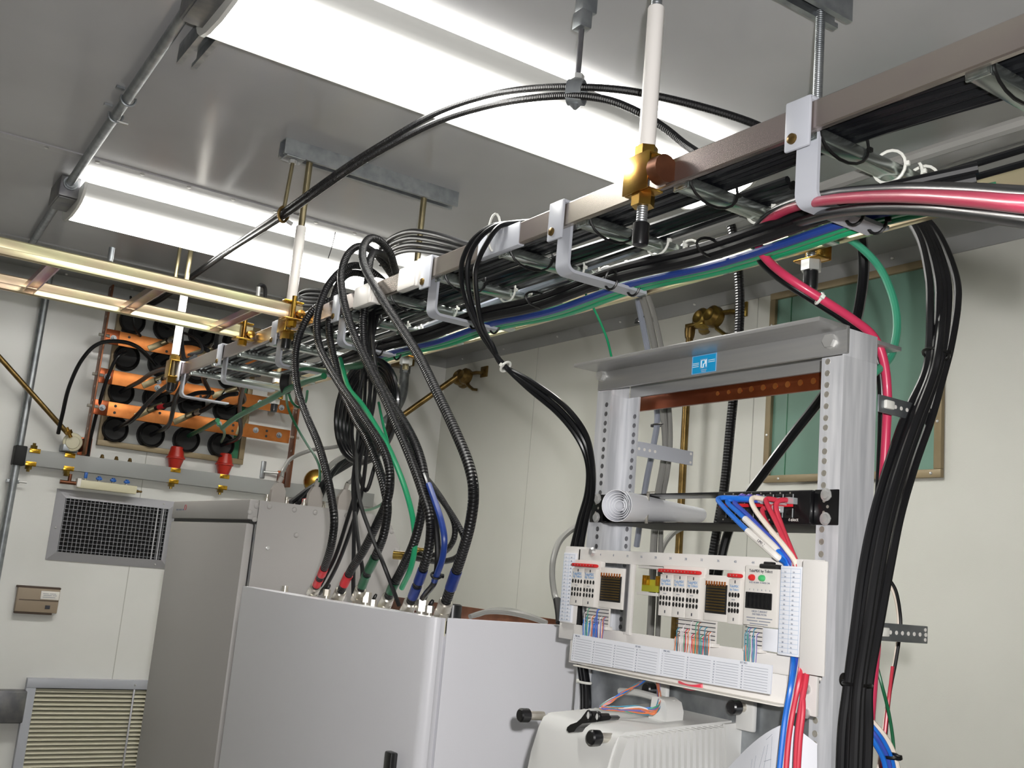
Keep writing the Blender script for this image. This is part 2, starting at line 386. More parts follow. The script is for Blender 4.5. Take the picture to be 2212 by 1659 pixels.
gbar(.775, 'top copper ground bar in front of the rubber boots', [(1.03, -.005, (.75, 0, .5)), (1.20, .0, (.8, 0, .45))], [(.872, -.004)], [(.93, .012), (.93, -.012), (1.08, -.016)])
gbar(.62, 'middle copper ground bar in front of the rubber boots', [(1.03, 0, (.75, 0, .5)), (1.31, .005, (.8, 0, .4))], [(.872, -.002), (1.066, .014), (1.066, -.012), (1.335, .008), (1.49, 0), (1.585, -.006)], [(1.24, -.016), (1.40, .0)])
gbar(.497, 'bottom copper ground bar above the red insulators', [(1.02, 0, (.75, 0, .5)), (1.17, .0, (.75, 0, .5)), (1.42, .0, (.2, 0, .9))], [(.872, .0), (1.33, .008), (1.487, .006), (1.59, 0)], [(.92, .014), (.92, -.012), (1.09, .014), (1.39, .012), (1.39, -.012), (1.535, .01), (1.535, -.012)])
def vbar(x, z0, z1, label):
    t = thing('copper_riser', label, 'copper bar', 'copper risers')
    MB().box(x-.003, x+.003, YB-.03, YB+.028, z0, z1, .0008).build('bar', 'copper_edge', t)
    MB().box(x-.003, x+.045, YA-.008, YA-.0005, z0+.005, z0+.075, .001).build('foot', 'copper_dark', t)
    MB().box(x-.003, x+.003, YB+.02, YA-.001, z0+.015, z0+.065, .001).build('standoff', 'copper_dark', t)
    for z in (.775, .62, .497): MB().cyl((x-.02, YB-.012, z), (x+.02, YB-.012, z), .006, 10).build('bolt', 'nickel', t)
    k = 0
    for i in range(int((z1-z0)/.055)):
        MB().cyl((x-.0034, YB-.005, z0+.1+i*.055), (x+.0034, YB-.005, z0+.1+i*.055), .005, 10).build('hole', 'nickel', t)
    return t
vbar(.836, .31, .975, 'left upright copper bar joining the three ground bars')
vbar(1.656, .285, .83, 'right upright copper bar joining the three ground bars')
# ------------------------------------------------------------------ grey strut on the wall with clips and fittings
ws = thing('wall_strut', 'long grey strut channel across the back wall with black end cap', 'channel')
zs0, zs1, ys = .25, .311, YA-.052
MB().box(.645, 2.1, ys, ys+.004, zs0, zs1, .001).box(.645, 2.1, ys+.004, YA-.0005, zs1-.004, zs1).box(.645, 2.1, ys+.004, YA-.0005, zs0, zs0+.004).build('channel_body', 'grey_strut', ws)
MB().box(.606, .648, ys-.003, YA-.001, zs0-.005, zs1+.008, .004).build('end_cap', 'rubber', ws)
def clip(x, top, label):
    t = thing('strut_clip', label, 'clip', 'gold strut clips'); z = zs1 if top else zs0; s = 1 if top else -1
    MB().box(x-.019, x+.019, ys-.003, ys-.0005, z-s*.014, z+s*.003, .0008).box(x-.019, x+.019, ys-.003, ys+.03, z+s*.0005, z+s*.003).build('plate', 'gold', t)
    mb = MB(); hexnut(mb, (x-.004, ys+.014, z+s*.003), (0, 0, s), .013, .012); mb.cyl((x-.004, ys+.014, z+s*.015), (x-.004, ys+.014, z+s*.024), .006, 10); mb.build('nut', 'brassy', t)
for x, tp, lb in ((.675, True, 'gold clip with nut on the strut top next to the black end cap'), (.80, True, 'gold clip on the strut under the round ground clamp'),
                  (.668, False, 'gold clip under the strut next to the black end cap'), (.803, False, 'gold clip under the strut above the brass tee fitting'),
                  (1.204, False, 'gold clip under the strut below the left red insulator'), (1.406, False, 'gold clip under the strut below the right red insulator')):
    clip(x, tp, lb)
for x, lb in ((1.205, 'red standoff insulator, left of the two on the strut'), (1.408, 'red standoff insulator, right of the two on the strut')):
    t = thing('standoff_insulator', lb, 'insulator', 'red insulators')
    MB().lathe((x, ys+.024, zs1), (0, 0, 1), [(0, .022), (.036, .033), (.038, .0375), (.044, .0375), (.046, .033), (.085, .024), (.088, .02)], 24).build('body', 'red_ins', t, 25)
    MB().box(x-.02, x+.02, ys-.003, ys-.0005, zs1-.018, zs1-.001, .001).build('clip_plate', 'gold', t)
for x, lb in ((.867, 'dark hose end entering the strut top'), (.921, 'small brass fitting on the strut, left of three'), (.975, 'small brass fitting on the strut, middle of three'), (1.027, 'small brass fitting on the strut, right of three')):
    t = thing('strut_fitting', lb, 'fitting', 'fittings on the strut'); mb = MB(); hexnut(mb, (x, ys+.02, zs1), (0, 0, 1), .0085, .007)
    mb.build('nut', 'bronze' if x > .9 else 'rubber', t); MB().lathe((x, ys+.02, zs1+.007), EZ, [(0, .0065), (.006, .0065), (.009, .0035), (.0095, .0005)], 12).build('stem', 'bronze' if x > .9 else 'rubber', t)
# manifold with four blue valves
mf = thing('valve_manifold', 'ivory gas manifold bar with four small blue valve levers', 'manifold')
MB().box(.842, 1.062, YA-.07, YA-.03, .187, .219, .003).build('bar', 'ivory', mf)
MB().box(.838, .852, YA-.071, YA-.031, .19, .223, .002).build('end_label', 'white_plastic', mf)
for x in (.885, 1.015): MB().box(x-.015, x+.015, YA-.03, YA-.0005, .192, .214).build('bracket', 'ivory', mf)
for i, x in enumerate((.869, .919, .972, 1.024)):
    v = MB().lathe((x, YA-.05, .219), EZ, [(0, .006), (.004, .006), (.006, .004), (.01, .004)], 12).build('valve', 'nickel', mf)
    if i == 0: MB().box(x-.006, x+.006, YA-.056, YA-.044, .226, .25, .003).build('lever', 'valve_blue', v)
    else: MB().obox((x, YA-.05, .231), EX, EY, EZ, .0115, .006, .005, .0035).cyl((x, YA-.05, .225), (x, YA-.05, .24), .0065, 12).build('lever', 'valve_blue', v)
MB().lathe((1.062, YA-.05, .2), EX, [(0, .006), (.01, .006), (.01, .0045), (.02, .004), (.022, .0055), (.026, .002)], 12).build('nipple', 'bronze', mf)
te = thing('brass_tee', 'brass tee fitting hanging below the strut, left of the manifold', 'fitting')
MB().cyl((.78, YA-.05, .203), (.838, YA-.05, .203), .0075, 14).cyl((.813, YA-.05, .203), (.813, YA-.05, .236), .007, 14).build('tee_body', 'copper_edge', te)
mb = MB(); hexnut(mb, (.798, YA-.05, .226), EZ, .011, .016); mb.build('nut', 'brassy', te)
# round ground clamp and slanted rod
gc = thing('ground_clamp', 'round brass ground clamp sitting on the strut by the copper riser', 'clamp')
q = Vector((.797, YA-.075, .355))
MB().lathe(q, (-.2, -1, -.1), [(-.018, .034), (.0, .036), (.004, .034), (.005, .026), (.009, .024), (.01, .001)], 28).build('disc', 'ivory', gc)
MB().box(.765, .823, YA-.075, YA-.005, .318, .345, .004).build('saddle', 'galv', gc)
mb = MB(); hexnut(mb, q+V3(-.02, -.02, .028), (-.5, -.2, .8), .013, .014); mb.cyl(q+V3(-.012, -.015, .016), q+V3(-.034, -.02, .05), .007, 10); mb.build('bolt', 'dichromate', gc)
rd = thing('brace_rod', 'slanting bronze threaded rod at far left ending in the round clamp', 'rod')
MB().cyl((.30, YA-.12, .79), q+V3(-.022, .0, .03), .0095, 14).build('rod', 'bronze', rd)
# small T handle tool mount to the right
tb = thing('tee_bracket', 'small galvanised bracket with rod beside the right copper riser', 'bracket')
MB().box(1.575, 1.595, YA-.012, YA-.0005, .318, .392, .003).build('plate', 'galv', tb)
MB().cyl((1.585, YA-.015, .345), (1.645, YA-.03, .347), .0055, 12).build('rod', 'steel', tb)

# ------------------------------------------------------------------ supply grille, thermostat, return louvre, grey box
vg = thing('supply_grille', 'silver framed egg-crate air grille on the back wall', 'grille')
x0, x1, z0, z1 = .783, 1.245, -.092, .178
MB().box(x0+.03, x1-.03, YA-.004, YA-.0005, z0+.03, z1-.03).build('duct', 'vent_dark', vg)
def fr(poly): MB().prism(poly, (0, YA-.002, 0), EX, EZ, (0, .0015, 0))
b = .033
for nm, poly in (('l', [(x0, z0), (x0+b, z0+b), (x0+b, z1-b), (x0, z1)]), ('r', [(x1, z0), (x1, z1), (x1-b, z1-b), (x1-b, z0+b)]), ('t', [(x0, z1), (x0+b, z1-b), (x1-b, z1-b), (x1, z1)]), ('b', [(x0, z0), (x1, z0), (x1-b, z0+b), (x0+b, z0+b)])):
    vs = []
    for (x, z) in poly:
        outer = x in (x0, x1) and z in (z0, z1); vs.append((x, YA-(.004 if outer else .022), z))
    mb = MB(); n = 4; mb.add(vs + [(v[0], YA-.0008, v[2]) for v in vs], [(3,2,1,0), (4,5,6,7)] + [(i, (i+1) % 4, 4+(i+1) % 4, 4+i) for i in range(4)]); mb.build('frame_bar', 'vent_frame', vg)
nx = int((x1-x0-2*b)/.0152); fv = None
for i in range(nx+1):
    x = x0+b+.004+i*.0152
    if fv is None: fv = MB().box(x-.0005, x+.0005, YA-.018, YA-.006, z0+b, z1-b).build('vane', 'vent_frame', vg)
    else: dup(fv, 'vane', (i*.0152, 0, 0), vg)
fh = None
for i in range(13):
    z = z0+b+.008+i*.0156
    if fh is None: fh = MB().box(x0+b, x1-b, YA-.0175, YA-.006, z-.0005, z+.0005).build('vane', 'vent_frame', vg)
    else: dup(fh, 'vane', (0, 0, i*.0156), vg)
fd = None
for i in range(4):
    x = 1.168+i*.022
    if fd is None: fd = MB().box(x-.0025, x+.0025, YA-.021, YA-.0182, z0+b, z1-b).build('deflector', 'vent_frame', vg)
    else: dup(fd, 'deflector', (i*.022, 0, 0), vg)
screws(vg, [(x0+.016, YA-.012, .03), (1.19, YA-.012, z0+.014), (1.19, YA-.012, z1-.014)], (0, -1, 0), .004)
th = thing('thermostat', 'small beige thermostat on the back wall under the grille', 'thermostat')
MB().box(.702, .85, YA-.03, YA-.0005, -.287, -.199, .003).build('case', 'brown_box', th)
MB().box(.698, .852, YA-.027, YA-.001, -.2, -.192, .002).box(.703, .834, YA-.027, YA-.001, -.294, -.287, .002).build('vent_edge', 'dark_brown', th)
MB().box(.711, .848, YA-.032, YA-.03, -.243, -.241).build('groove', 'dark_brown', th)
MB().box(.783, .848, YA-.0325, YA-.03, -.238, -.207, .001).build('label', 'white_plastic', th)
bars(th, (.79, YA-.0327, -.2225), EX, EZ, [(0, .02, .006), (.024, .022, .006), (.002, .03, 0), (.035, .014, 0), (0, .045, -.007)], 'ink', .0009)
MB().box(.805, .822, YA-.033, YA-.03, -.272, -.259, .001).build('display', 'ink_dark', th)
lv = thing('return_louvre', 'cream slatted return-air louvre in a grey frame', 'louvre')
x0, x1, z0, z1 = .787, 1.30, -1.14, -.525
MB().box(x0+.02, x1-.02, YA-.003, YA-.0005, z0+.02, z1-.02).build('backing', 'louvre_dark', lv)
for a in ((x0, x1, z1-.034, z1), (x0, x1, z0, z0+.034), (x0, x0+.034, z0+.034, z1-.034), (x1-.034, x1, z0+.034, z1-.034)):
    MB().box(a[0], a[1], YA-.03, YA-.0005, a[2], a[3], .002).build('frame_bar', 'grey_paint', lv)
fs = None; nsl = 34
for i in range(nsl):
    z = z1-.045-i*.0158
    if fs is None: fs = MB().obox(((x0+x1)/2, YA-.015, z), EX, V3(0, .78, .62), V3(0, -.62, .78), (x1-x0)/2-.034, .0085, .0008).build('slat', 'louvre_cream', lv); zz = z
    else: dup(fs, 'slat', (0, 0, z-zz), lv)
MB().box(1.175, 1.182, YA-.031, YA-.0225, z0+.034, z1-.034, .002).build('blade_bar', 'vent_frame', lv)
screws(lv, [(1.178, YA-.0305, z1-.017)], (0, -1, 0), .004)
gb = thing('outlet_box', 'grey metal box on the back wall left of the louvre', 'box')
MB().box(.66, .79, YA-.055, YA-.0005, -.682, -.567, .006).build('body', 'galv_dark', gb)
MB().box(.664, .786, YA-.058, YA-.0555, -.678, -.571, .004).build('cover', 'galv_dark', gb)

# ------------------------------------------------------------------ green panel on the right wall
gp = thing('wall_panel', 'square green panel set in a tan metal frame on the right wall', 'panel')
y0, y1, z0, z1 = 1.632, 2.245, .352, .955
b = .022
for a in ((y0, y1, z0, z0+b), (y0, y1, z1-b, z1), (y0, y0+b, z0+b, z1-b), (y1-b, y1, z0+b, z1-b)):
    MB().box(XB-.016, XB-.0005, a[0], a[1], a[2], a[3], .002).build('frame_bar', 'tan_frame', gp)
MB().box(XB-.004, XB-.0005, y0+b, y1-b, z0+b, z1-b).build('green_sheet', 'green_panel', gp)
MB().box(XB-.0055, XB-.004, 2.165, 2.1675, z0+b, z1-b).build('sheet_joint', 'cable_green_dark', gp)
screws(gp, [(XB-.016, y, z0+.011) for y in (1.66, 1.82, 2.0, 2.18)] + [(XB-.016, y, z) for y in (y0+.011, y1-.011) for z in (.5, .7, .85)], (-1, 0, 0), .004)
# ------------------------------------------------------------------ main cable ladder
ZT = lambda y: .5935 - .0063*y                     # rail top
XN, XF = .906, 1.240                               # outer face of near rail, inner face of far rail
def railbar(mb, x0, x1, y0, y1):
    z0, z1 = ZT(y0), ZT(y1); h = .038; b = .0018
    pr = [(0, b), (b, 0), (x1-x0-b, 0), (x1-x0, b), (x1-x0, h-b), (x1-x0-b, h), (b, h), (0, h-b)]
    n = len(pr); vs = [(x0+a, y0, z0-c) for a, c in pr] + [(x0+a, y1, z1-c) for a, c in pr]
    mb.add(vs, [tuple(range(n)), tuple(range(2*n-1, n-1, -1))] + [((i+1) % n, i, n+i, n+(i+1) % n) for i in range(n)]); return mb
ld = thing('cable_ladder', 'long zinc cable ladder overhead running from upper right to the back wall', 'cable ladder')
railbar(MB(), XN, XN+.010, -.5, 3.36).build('rail', 'rail', ld, 20)
railbar(MB(), XF, XF+.010, -.5, 3.42).build('rail', 'rail_yellow', ld, 20)
RY = [.585+.2215*k for k in range(-4, 13)]
r0 = None
for y in RY:
    z = ZT(y)-.034
    if r0 is None: r0 = MB().box(XN+.010, XF, -.0125, .0125, -.009, .009, .003).box(XN+.012, XN+.016, -.014, .014, -.010, .012, .001).build('rung', 'zinc', ld); r0.location = (0, y, z)
    else:
        c = dup(r0, 'rung', (0, 0, 0), ld); c.location = (0, y, z)
def sleeve_part(name, y0, y1, e, m, lip=False):
    za, zb = ZT(y0), ZT(y1); mb = MB()
    ym = (y0+y1)/2; zt = ZT(ym)
    mb.box(XN-e, XN+.010+e, y0, y1, zt-.038-e, zt+e, e*.9)
    if lip: mb.box(XN-e-.005, XN+.013+e, y0, y0+.012, zt-.043-e, zt+.005+e, .004); mb.box(XN-e-.003, XN+.012+e, y0+.03, y0+.042, zt-.041-e, zt+.003+e, .003)
    return mb.build(name, m, ld)
sleeve_part('splice_sleeve', 1.405, 1.535, .0016, 'grey_paint')
def endcap(y0, y1, label):
    t = thing('rail_end_cap', label, 'end cap', 'white rail end caps'); zt = ZT(y0)
    MB().box(XN-.004, XN+.014, y0, y1, zt-.043, zt+.005, .004).build('cap_body', 'sleeve', t)
    MB().box(XN-.007, XN+.017, y0-.002, y0+.010, zt-.047, zt+.009, .004).build('cap_lip', 'sleeve', t)
    MB().box(XN-.0068, XN-.004, y0+.012, y0+.026, zt-.044, zt+.006, .001).build('cap_rib', 'sleeve', t)
endcap(1.745, 1.835, 'white plastic rail cap just past the third grey hanger')
endcap(1.935, 2.04, 'white plastic rail cap half hidden behind the hanging cable loops')

# ------------------------------------------------------------------ crossing yellow ladder
yl = thing('cable_ladder', 'yellow zinc dichromate ladder crossing the left side in front of the ground bars', 'cable ladder')
def xbar(y, x1):
    zt = .5935; h = .038; b = .003
    pr = [(-.005, -b), (-.005+b, 0), (.005-b, 0), (.005, -b), (.005, -h*.55), (.0044, -h*.6), (.005, -h*.65), (.005, -h+b), (.005-b, -h), (-.005+b, -h), (-.005, -h+b), (-.005, -h*.62), (-.0044, -h*.57), (-.005, -h*.52)]
    return MB().prism(pr, (-.6, y, zt), EY, EZ, (x1+.6, 0, 0)).build('rail', 'rail_yellow', yl, 25)
xbar(2.330, XN-.004); xbar(2.668, XN-.004)
for (px, py) in ((85, 605), (302, 652), (503, 694), (-140, 556)):
    x = at(px, py, 'z', .566).x
    MB().prism([(-.014, .008), (.014, .008), (.014, -.006), (.0105, -.006), (.0105, .005), (-.0105, .005), (-.0105, -.006), (-.014, -.006)], (x, 2.335, .569), EX, EZ, (0, .328, 0)).build('rung', 'rung_pink', yl, 20)

# ------------------------------------------------------------------ grey J hangers on the near rail
def hanger(y, drop, arm, label, z_tilt=0):
    t = thing('cable_hanger', label, 'hanger', 'grey J hangers under the ladder'); zt = ZT(y); w = .0165
    MB().box(XN-.0065, XN-.0012, y-.019, y+.019, zt-.058, zt+.006, .002).build('face_plate', 'grey_paint', t)
    xl = XN+.0135
    MB().box(XN-.005, xl+.005, y-.019, y+.019, zt+.0012, zt+.006, .001).build('hook', 'grey_paint', t)
    r = .016; z0 = zt-drop; prof = [(xl, zt+.002), (xl, z0+r)] + [(xl+r-r*math.cos(a), z0+r-r*math.sin(a)) for a in [math.pi/2*k/6 for k in range(1, 7)]] + [(xl+arm, z0)]
    th = .005; out = []
    for i, (a, c) in enumerate(prof):
        p0 = prof[max(i-1, 0)]; p1 = prof[min(i+1, len(prof)-1)]; d = Vector((p1[0]-p0[0], p1[1]-p0[1])).normalized(); out.append((a-d.y*th, c+d.x*th))
    poly = prof + out[::-1]
    MB().prism(poly, (0, y-w, 0), EX, EZ, (0, 2*w, 0)).build('arm', 'grey_paint', t, 30)
    MB().lathe((XN-.0065, y+.006, zt-.044), (-1, 0, 0), [(0, .007), (.003, .0065), (.0045, .004), (.0047, .0005)], 14).build('rivet', 'bronze', t)
    return t
HG = [(.807, .122, .137, 'grey J hanger nearest the camera, at the upper right'), (1.296, .108, .165, 'grey J hanger in the middle of the ladder, right of the white cable tie'),
      (1.715, .108, .147, 'grey J hanger beside the white rail caps'), (2.125, .108, .135, 'grey J hanger half hidden behind the hanging cable loops'),
      (at(600, 785, 'x', .922).y, .108, .165, 'grey J hanger above the black cable grommet'), (at(480, 830, 'x', .922).y, .105, .155, 'grey J hanger before the end of the ladder'),
      (at(391, 850, 'x', .922).y, .105, .155, 'farthest grey J hanger at the ladder end')]
for a in HG: hanger(*a)

# ------------------------------------------------------------------ hanging rods
def thread(mb, p0, p1, r, pitch=.0035):
    p0, p1 = Vector(p0), Vector(p1); L = (p1-p0).length; n = max(2, int(L/pitch)); d = (p1-p0)/n; prof = []
    for i in range(n): prof += [((p1-p0).length*i/n, r*.92), ((p1-p0).length*(i+.5)/n, r)]
    prof.append((L, r*.92)); return mb.lathe(p0, p1-p0, prof, 10)
def hang_rod(x, y, ztop, zbot, label, r=.0082, sleeve=None, clamp=0, cap=True, m='galv', fine=True):
    t = thing('hanger_rod', label, 'rod', 'ladder hanger rods')
    mb = MB()
    if fine: thread(mb, (x, y, zbot), (x, y, ztop), r)
    else: mb.cyl((x, y, zbot), (x, y, ztop), r, 12)
    mb.build('rod', m, t)
    if sleeve: MB().lathe((x, y, sleeve[0]), EZ, [(0, r), (0, .0118), (.002, .0122), (sleeve[1]-sleeve[0]-.002, .0122), (sleeve[1]-sleeve[0], .0115), (sleeve[1]-sleeve[0], r)], 20).build('sleeve', 'sleeve', t)
    zt = ZT(y)
    if clamp:
        s = 1 if clamp > 0 else -1; xr = x + s*.0135
        cl = MB().box(min(x-s*.013, xr), max(x-s*.013, xr), y-.026, y+.026, zt-.048, zt-.0445, .0008).box(min(x-s*.013, xr), max(x-s*.013, xr), y-.026, y+.026, zt+.0045, zt+.008, .0008).box(x-s*.016-.0015, x-s*.016+.0015, y-.026, y+.026, zt-.048, zt+.008, .0008).build('clamp', 'dichromate', t)
        mb = MB(); hexnut(mb, (x, y, zt+.008), EZ, .0165, .015); mb.build('nut', 'dichromate' if clamp > 0 else 'steel', t)
        mb = MB(); hexnut(mb, (x, y, zt-.048-.017), EZ, .0165, .017); mb.build('nut', 'dichromate' if clamp > 0 else 'steel', t)
        MB().cyl((x, y-.026, zt-.02), (x, y-.045, zt-.02), .02, 16).build('clamp_boss', 'copper_edge', t) if clamp == 2 else None
    if cap: MB().lathe((x, y, zbot-.012), EZ, [(0, .004), (.003, .0105), (.008, .0118), (.034, .0118), (.036, .009)], 16).build('tip_cap', 'black', t)
    return t
hang_rod(.8905, 1.072, ZC-.03, .475, 'threaded rod in a white sleeve in front of the large light, gold clamp below', sleeve=(ZT(1.07)+.024, .826), clamp=2)
hang_rod(1.262, 1.09, ZC-.03, .50, 'threaded rod behind the nearest grey hanger, black tip below', clamp=-1)
hang_rod(.888, 2.37, ZC-.03, .50, 'threaded rod in a white sleeve left of the cable loops', sleeve=(.60, at(652, 490, 'y', 2.37).z), clamp=1, fine=False, m='rod_bronze')
hang_rod(1.216, 2.37, ZC-.03, .5, 'plain rod behind the cable loops, right of the sleeved one', clamp=-1, cap=False, fine=False, m='rod_bronze')
hang_rod(.889, 3.335, ZC-.002, .49, 'sleeved rod at the far end of the ladder before the ground bars', sleeve=(.60, .83), clamp=1, fine=False, m='rod_bronze')
hang_rod(1.262, 3.40, ZC-.002, .49, 'bare rod at the far end of the ladder beside the right ground-bar riser', clamp=-1, fine=False, m='rod_bronze')
a = at(383, 575, 'y', 2.668)
a = at(383, 575, 'y', 3.37)
hang_rod(a.x, 3.37, ZC-.002, at(379, 606, 'y', 3.37).z, 'slim rod rising behind the yellow ladder, left of the farthest sleeved rod', r=.006, cap=False, fine=False, m='rod_bronze')
a = at(234, 565, 'y', 2.345)
hang_rod(a.x, 2.33, at(238, 534, 'y', 2.33).z, .5945, 'short threaded stud rising from the yellow ladder at left', r=.0065, cap=False, m='galv')
st = thing('ground_stud', 'bright stud with a looped black lead on the yellow ladder', 'stud')
a = at(557, 640, 'y', 2.345); b_ = at(559, 620, 'y', 2.345)
MB().cyl(V3(a.x, 2.345, .594), V3(b_.x, 2.345, b_.z), .005, 12).build('stud', 'steel', st)
MB().tube(spline([b_+V3(-.002, 0, 0), b_+V3(.008, 0, .006), b_+V3(.018, .005, -.002), b_+V3(.022, .008, -.035)], 6), .005, 8).build('lead', 'cable_soft', st)
# gold clamps joining the yellow ladder to the main one
for px, py, y, lb in ((640, 692, 2.33, 'gold junction clamp at the near rail of the yellow ladder'), (563, 722, 2.668, 'gold junction clamp at the far rail of the yellow ladder')):
    t = thing('junction_clamp', lb, 'clamp', 'gold junction clamps'); x = XN-.035
    MB().box(x-.018, x+.03, y-.012, y+.012, .595, .600, .001).build('top_plate', 'gold', t)
    MB().box(x-.018, x+.03, y-.028, y+.012, .549, .5545, .001).build('bottom_plate', 'dichromate', t)
    MB().cyl((x+.004, y-.014, .54), (x+.004, y-.014, .61), .006, 12).build('bolt', 'dichromate', t)
    mb = MB(); hexnut(mb, (x+.004, y-.014, .535), EZ, .012, .013); mb.build('nut', 'gold', t)
    MB().lathe((x+.02, y-.018, .567), (0, -1, 0), [(0, .011), (.012, .010), (.014, .002)], 18).build('cap', 'dichromate', t)

# ------------------------------------------------------------------ cable arch near the ceiling
def P(px, py, ax, v): return at(px, py, ax, v)
A1 = [(300, 672, 4.26), (345, 650, 4.0), (410, 604, 3.5), (500, 540, 2.95), (612, 468, 2.35), (740, 378, 2.08), (830, 322, 1.93), (940, 265, 1.75), (1050, 230, 1.6), (1150, 212, 1.46), (1245, 207, 1.36), (1320, 218, 1.30), (1390, 248, 1.25), (1440, 280, 1.21), (1480, 312, 1.17), (1530, 345, 1.1)]
A2 = [(296, 662, 4.26), (345, 644, 4.0), (412, 597, 3.5), (500, 533, 2.96), (610, 458, 2.36), (740, 365, 2.10), (830, 308, 1.95), (940, 245, 1.77), (1050, 207, 1.62), (1150, 191, 1.48), (1245, 188, 1.375), (1340, 194, 1.30), (1430, 210, 1.24), (1530, 235, 1.18), (1620, 264, 1.13), (1700, 300, 1.10)]
cable('arched_cable', 'lower of two black cables arching under the lights', [P(a, b, 'y', c) for a, b, c in A1], .0066, 'heliax', 'arched black cables', n=10)
cable('arched_cable', 'upper of two black cables arching under the lights', [P(a, b, 'y', c) for a, b, c in A2], .0064, 'heliax', 'arched black cables', n=10)
ck = thing('cable_clamp', 'galvanised pipe clamp on a rod holding the cable arch at its top', 'clamp')
q = P(1245, 200, 'y', 1.367); d = (P(1290, 206, 'y', 1.33)-P(1200, 204, 'y', 1.41)).normalized(); sd = d.cross(EZ).normalized()
loop = [q + EZ*(.021*math.cos(a)) + sd*(.0105*math.sin(a)) for a in [2*math.pi*k/24 for k in range(24)]]
mb = MB(); vs = []; nl = 24
for off in (-.016, .016):
    for rr in (1, 1.16): vs += [q + (p-q)*rr + d*off for p in loop]
fs_ = []
for k in range(nl):
    k2 = (k+1) % nl; fs_ += [(k, k2, 2*nl+k2, 2*nl+k), (nl+k2, nl+k, 3*nl+k, 3*nl+k2), (k2, k, nl+k, nl+k2), (2*nl+k, 2*nl+k2, 3*nl+k2, 3*nl+k)]
mb.add(vs, fs_).build('band', 'galv', ck)
MB().cyl(q-EZ*.024, q-EZ*.031, .010, 8, .003).build('lower_lug', 'galv', ck)
MB().cyl(q+EZ*.023, q+EZ*.032, .012, 6).build('rod_nut', 'steel', ck)
MB().cyl(q+EZ*.03, V3(q.x, q.y, .955), .0052, 10).build('rod', 'galv_dark', ck)
MB().box(q.x-.012, q.x+.012, q.y-.014, q.y+.014, .945, .978, .003).box(q.x-.010, q.x+.022, q.y-.012, q.y+.012, .978, ZC-.0005, .002).build('ceiling_clip', 'galv', ck)
slot_o = q - sd*.0125
MB().obox(q - sd*.0118, d, EZ, sd, .008, .002, .001).build('band_slot', 'black_matte', ck)
ck = thing('cable_clamp', 'small rod clamp holding the cable arch below the left ceiling channel', 'clamp')
q = P(612, 463, 'y', 2.355)
MB().tube([q + V3(.012*math.cos(a), 0, .019*math.sin(a)) for a in [2*math.pi*k/16 for k in range(16)]], .004, 6, closed=True).build('band', 'bronze', ck)
MB().cyl(q+EZ*.018, V3(q.x+.012, 2.37, ZC-.045), .0048, 10).build('rod', 'rod_bronze', ck)
MB().box(q.x-.012, q.x+.036, 2.350, 2.395, ZC-.046, ZC-.0415, .001).build('washer_plate', 'galv', ck)
mb = MB(); hexnut(mb, V3(q.x+.012, 2.37, ZC-.056), EZ, .010, .009); mb.build('nut', 'steel', ck)
MB().cyl(q+V3(.01, -.005, -.016), q+V3(.022, -.01, -.022), .005, 8).build('band_bolt', 'steel', ck)
# ------------------------------------------------------------------ two-post equipment rack
rk = thing('equipment_rack', 'tall aluminium two-post rack standing at the right', 'rack')
XR0, XR1, ZR = 1.089, 1.157, .362
def post(yw, s, label):                              # web at yw, flanges turned towards s
    pr = [(XR0, 0), (XR1, 0), (XR1, s*.034), (XR1-.003, s*.034), (XR1-.003, s*.003), (XR0+.003, s*.003), (XR0+.003, s*.036), (XR0, s*.036)]
    if s < 0: pr = pr[::-1]
    o = MB().prism(pr, (0, yw, FLOOR+.012), EX, EY, (0, 0, .324-FLOOR-.012)).build('post', 'alu', rk, 20)
    MB().box(XR0, XR1, min(yw, yw+s*.003), max(yw, yw+s*.003), .324, ZR, .0005).build('post_top', 'alu', rk)
    return o
pR = post(.880, 1, 'r'); pL = post(1.396, -1, 'l')
def holes(par, x, y, d, m, z=.318, n=31):
    steps = (.015875, .015875, .0127); f = None; i = 0; za = z
    while z > -.5:
        if f is None: f = MB().lathe((x, y, z), (d, 0, 0), [(0, .0042), (.0004, .0042), (.0005, .003), (.0002, .0028), (.0002, .0003)], 10).build('hole', m, par); za = z
        else: dup(f, 'hole', (0, 0, z-za), par)
        z -= steps[i % 3]; i += 1
holes(pR, XR0, .906, -1, 'nickel'); holes(pL, XR0, 1.369, -1, 'galv_dark', .30); holes(pL, XR1-.003, 1.371, -1, 'galv_dark', .29)  # light showing through the right post's holes is painted as bright discs
ha = MB().box(1.0825, 1.0885, .871, 1.389, .325, ZR, .001).box(1.028, 1.0825, .871, 1.389, ZR-.006, ZR, .001).build('front_angle', 'alu_mill', rk)
MB().box(1.1575, 1.1635, .884, 1.392, .325, ZR-.002, .001).box(1.1635, 1.215, .884, 1.392, ZR-.008, ZR-.002, .001).build('rear_angle', 'alu_mill', rk)
for y, z in ((at(1797, 738, 'x', 1.083).y, at(1797, 738, 'x', 1.083).z), (at(1303, 812, 'x', 1.083).y, at(1303, 812, 'x', 1.083).z)):
    mb = MB().cyl((1.0825, y, z), (1.0805, y, z), .0105, 18); hexnut(mb, (1.0805, y, z), (-1, 0, 0), .0095, .0065); mb.build('bolt', 'steel', rk)
MB().cyl((1.10, 1.379, .297), (1.10, 1.393, .297), .009, 6).build('bolt', 'steel', rk)
MB().box(XR0-.1, XR1+.1, .86, 1.42, FLOOR+.0005, FLOOR+.012, .002).build('base', 'alu_mill', rk)
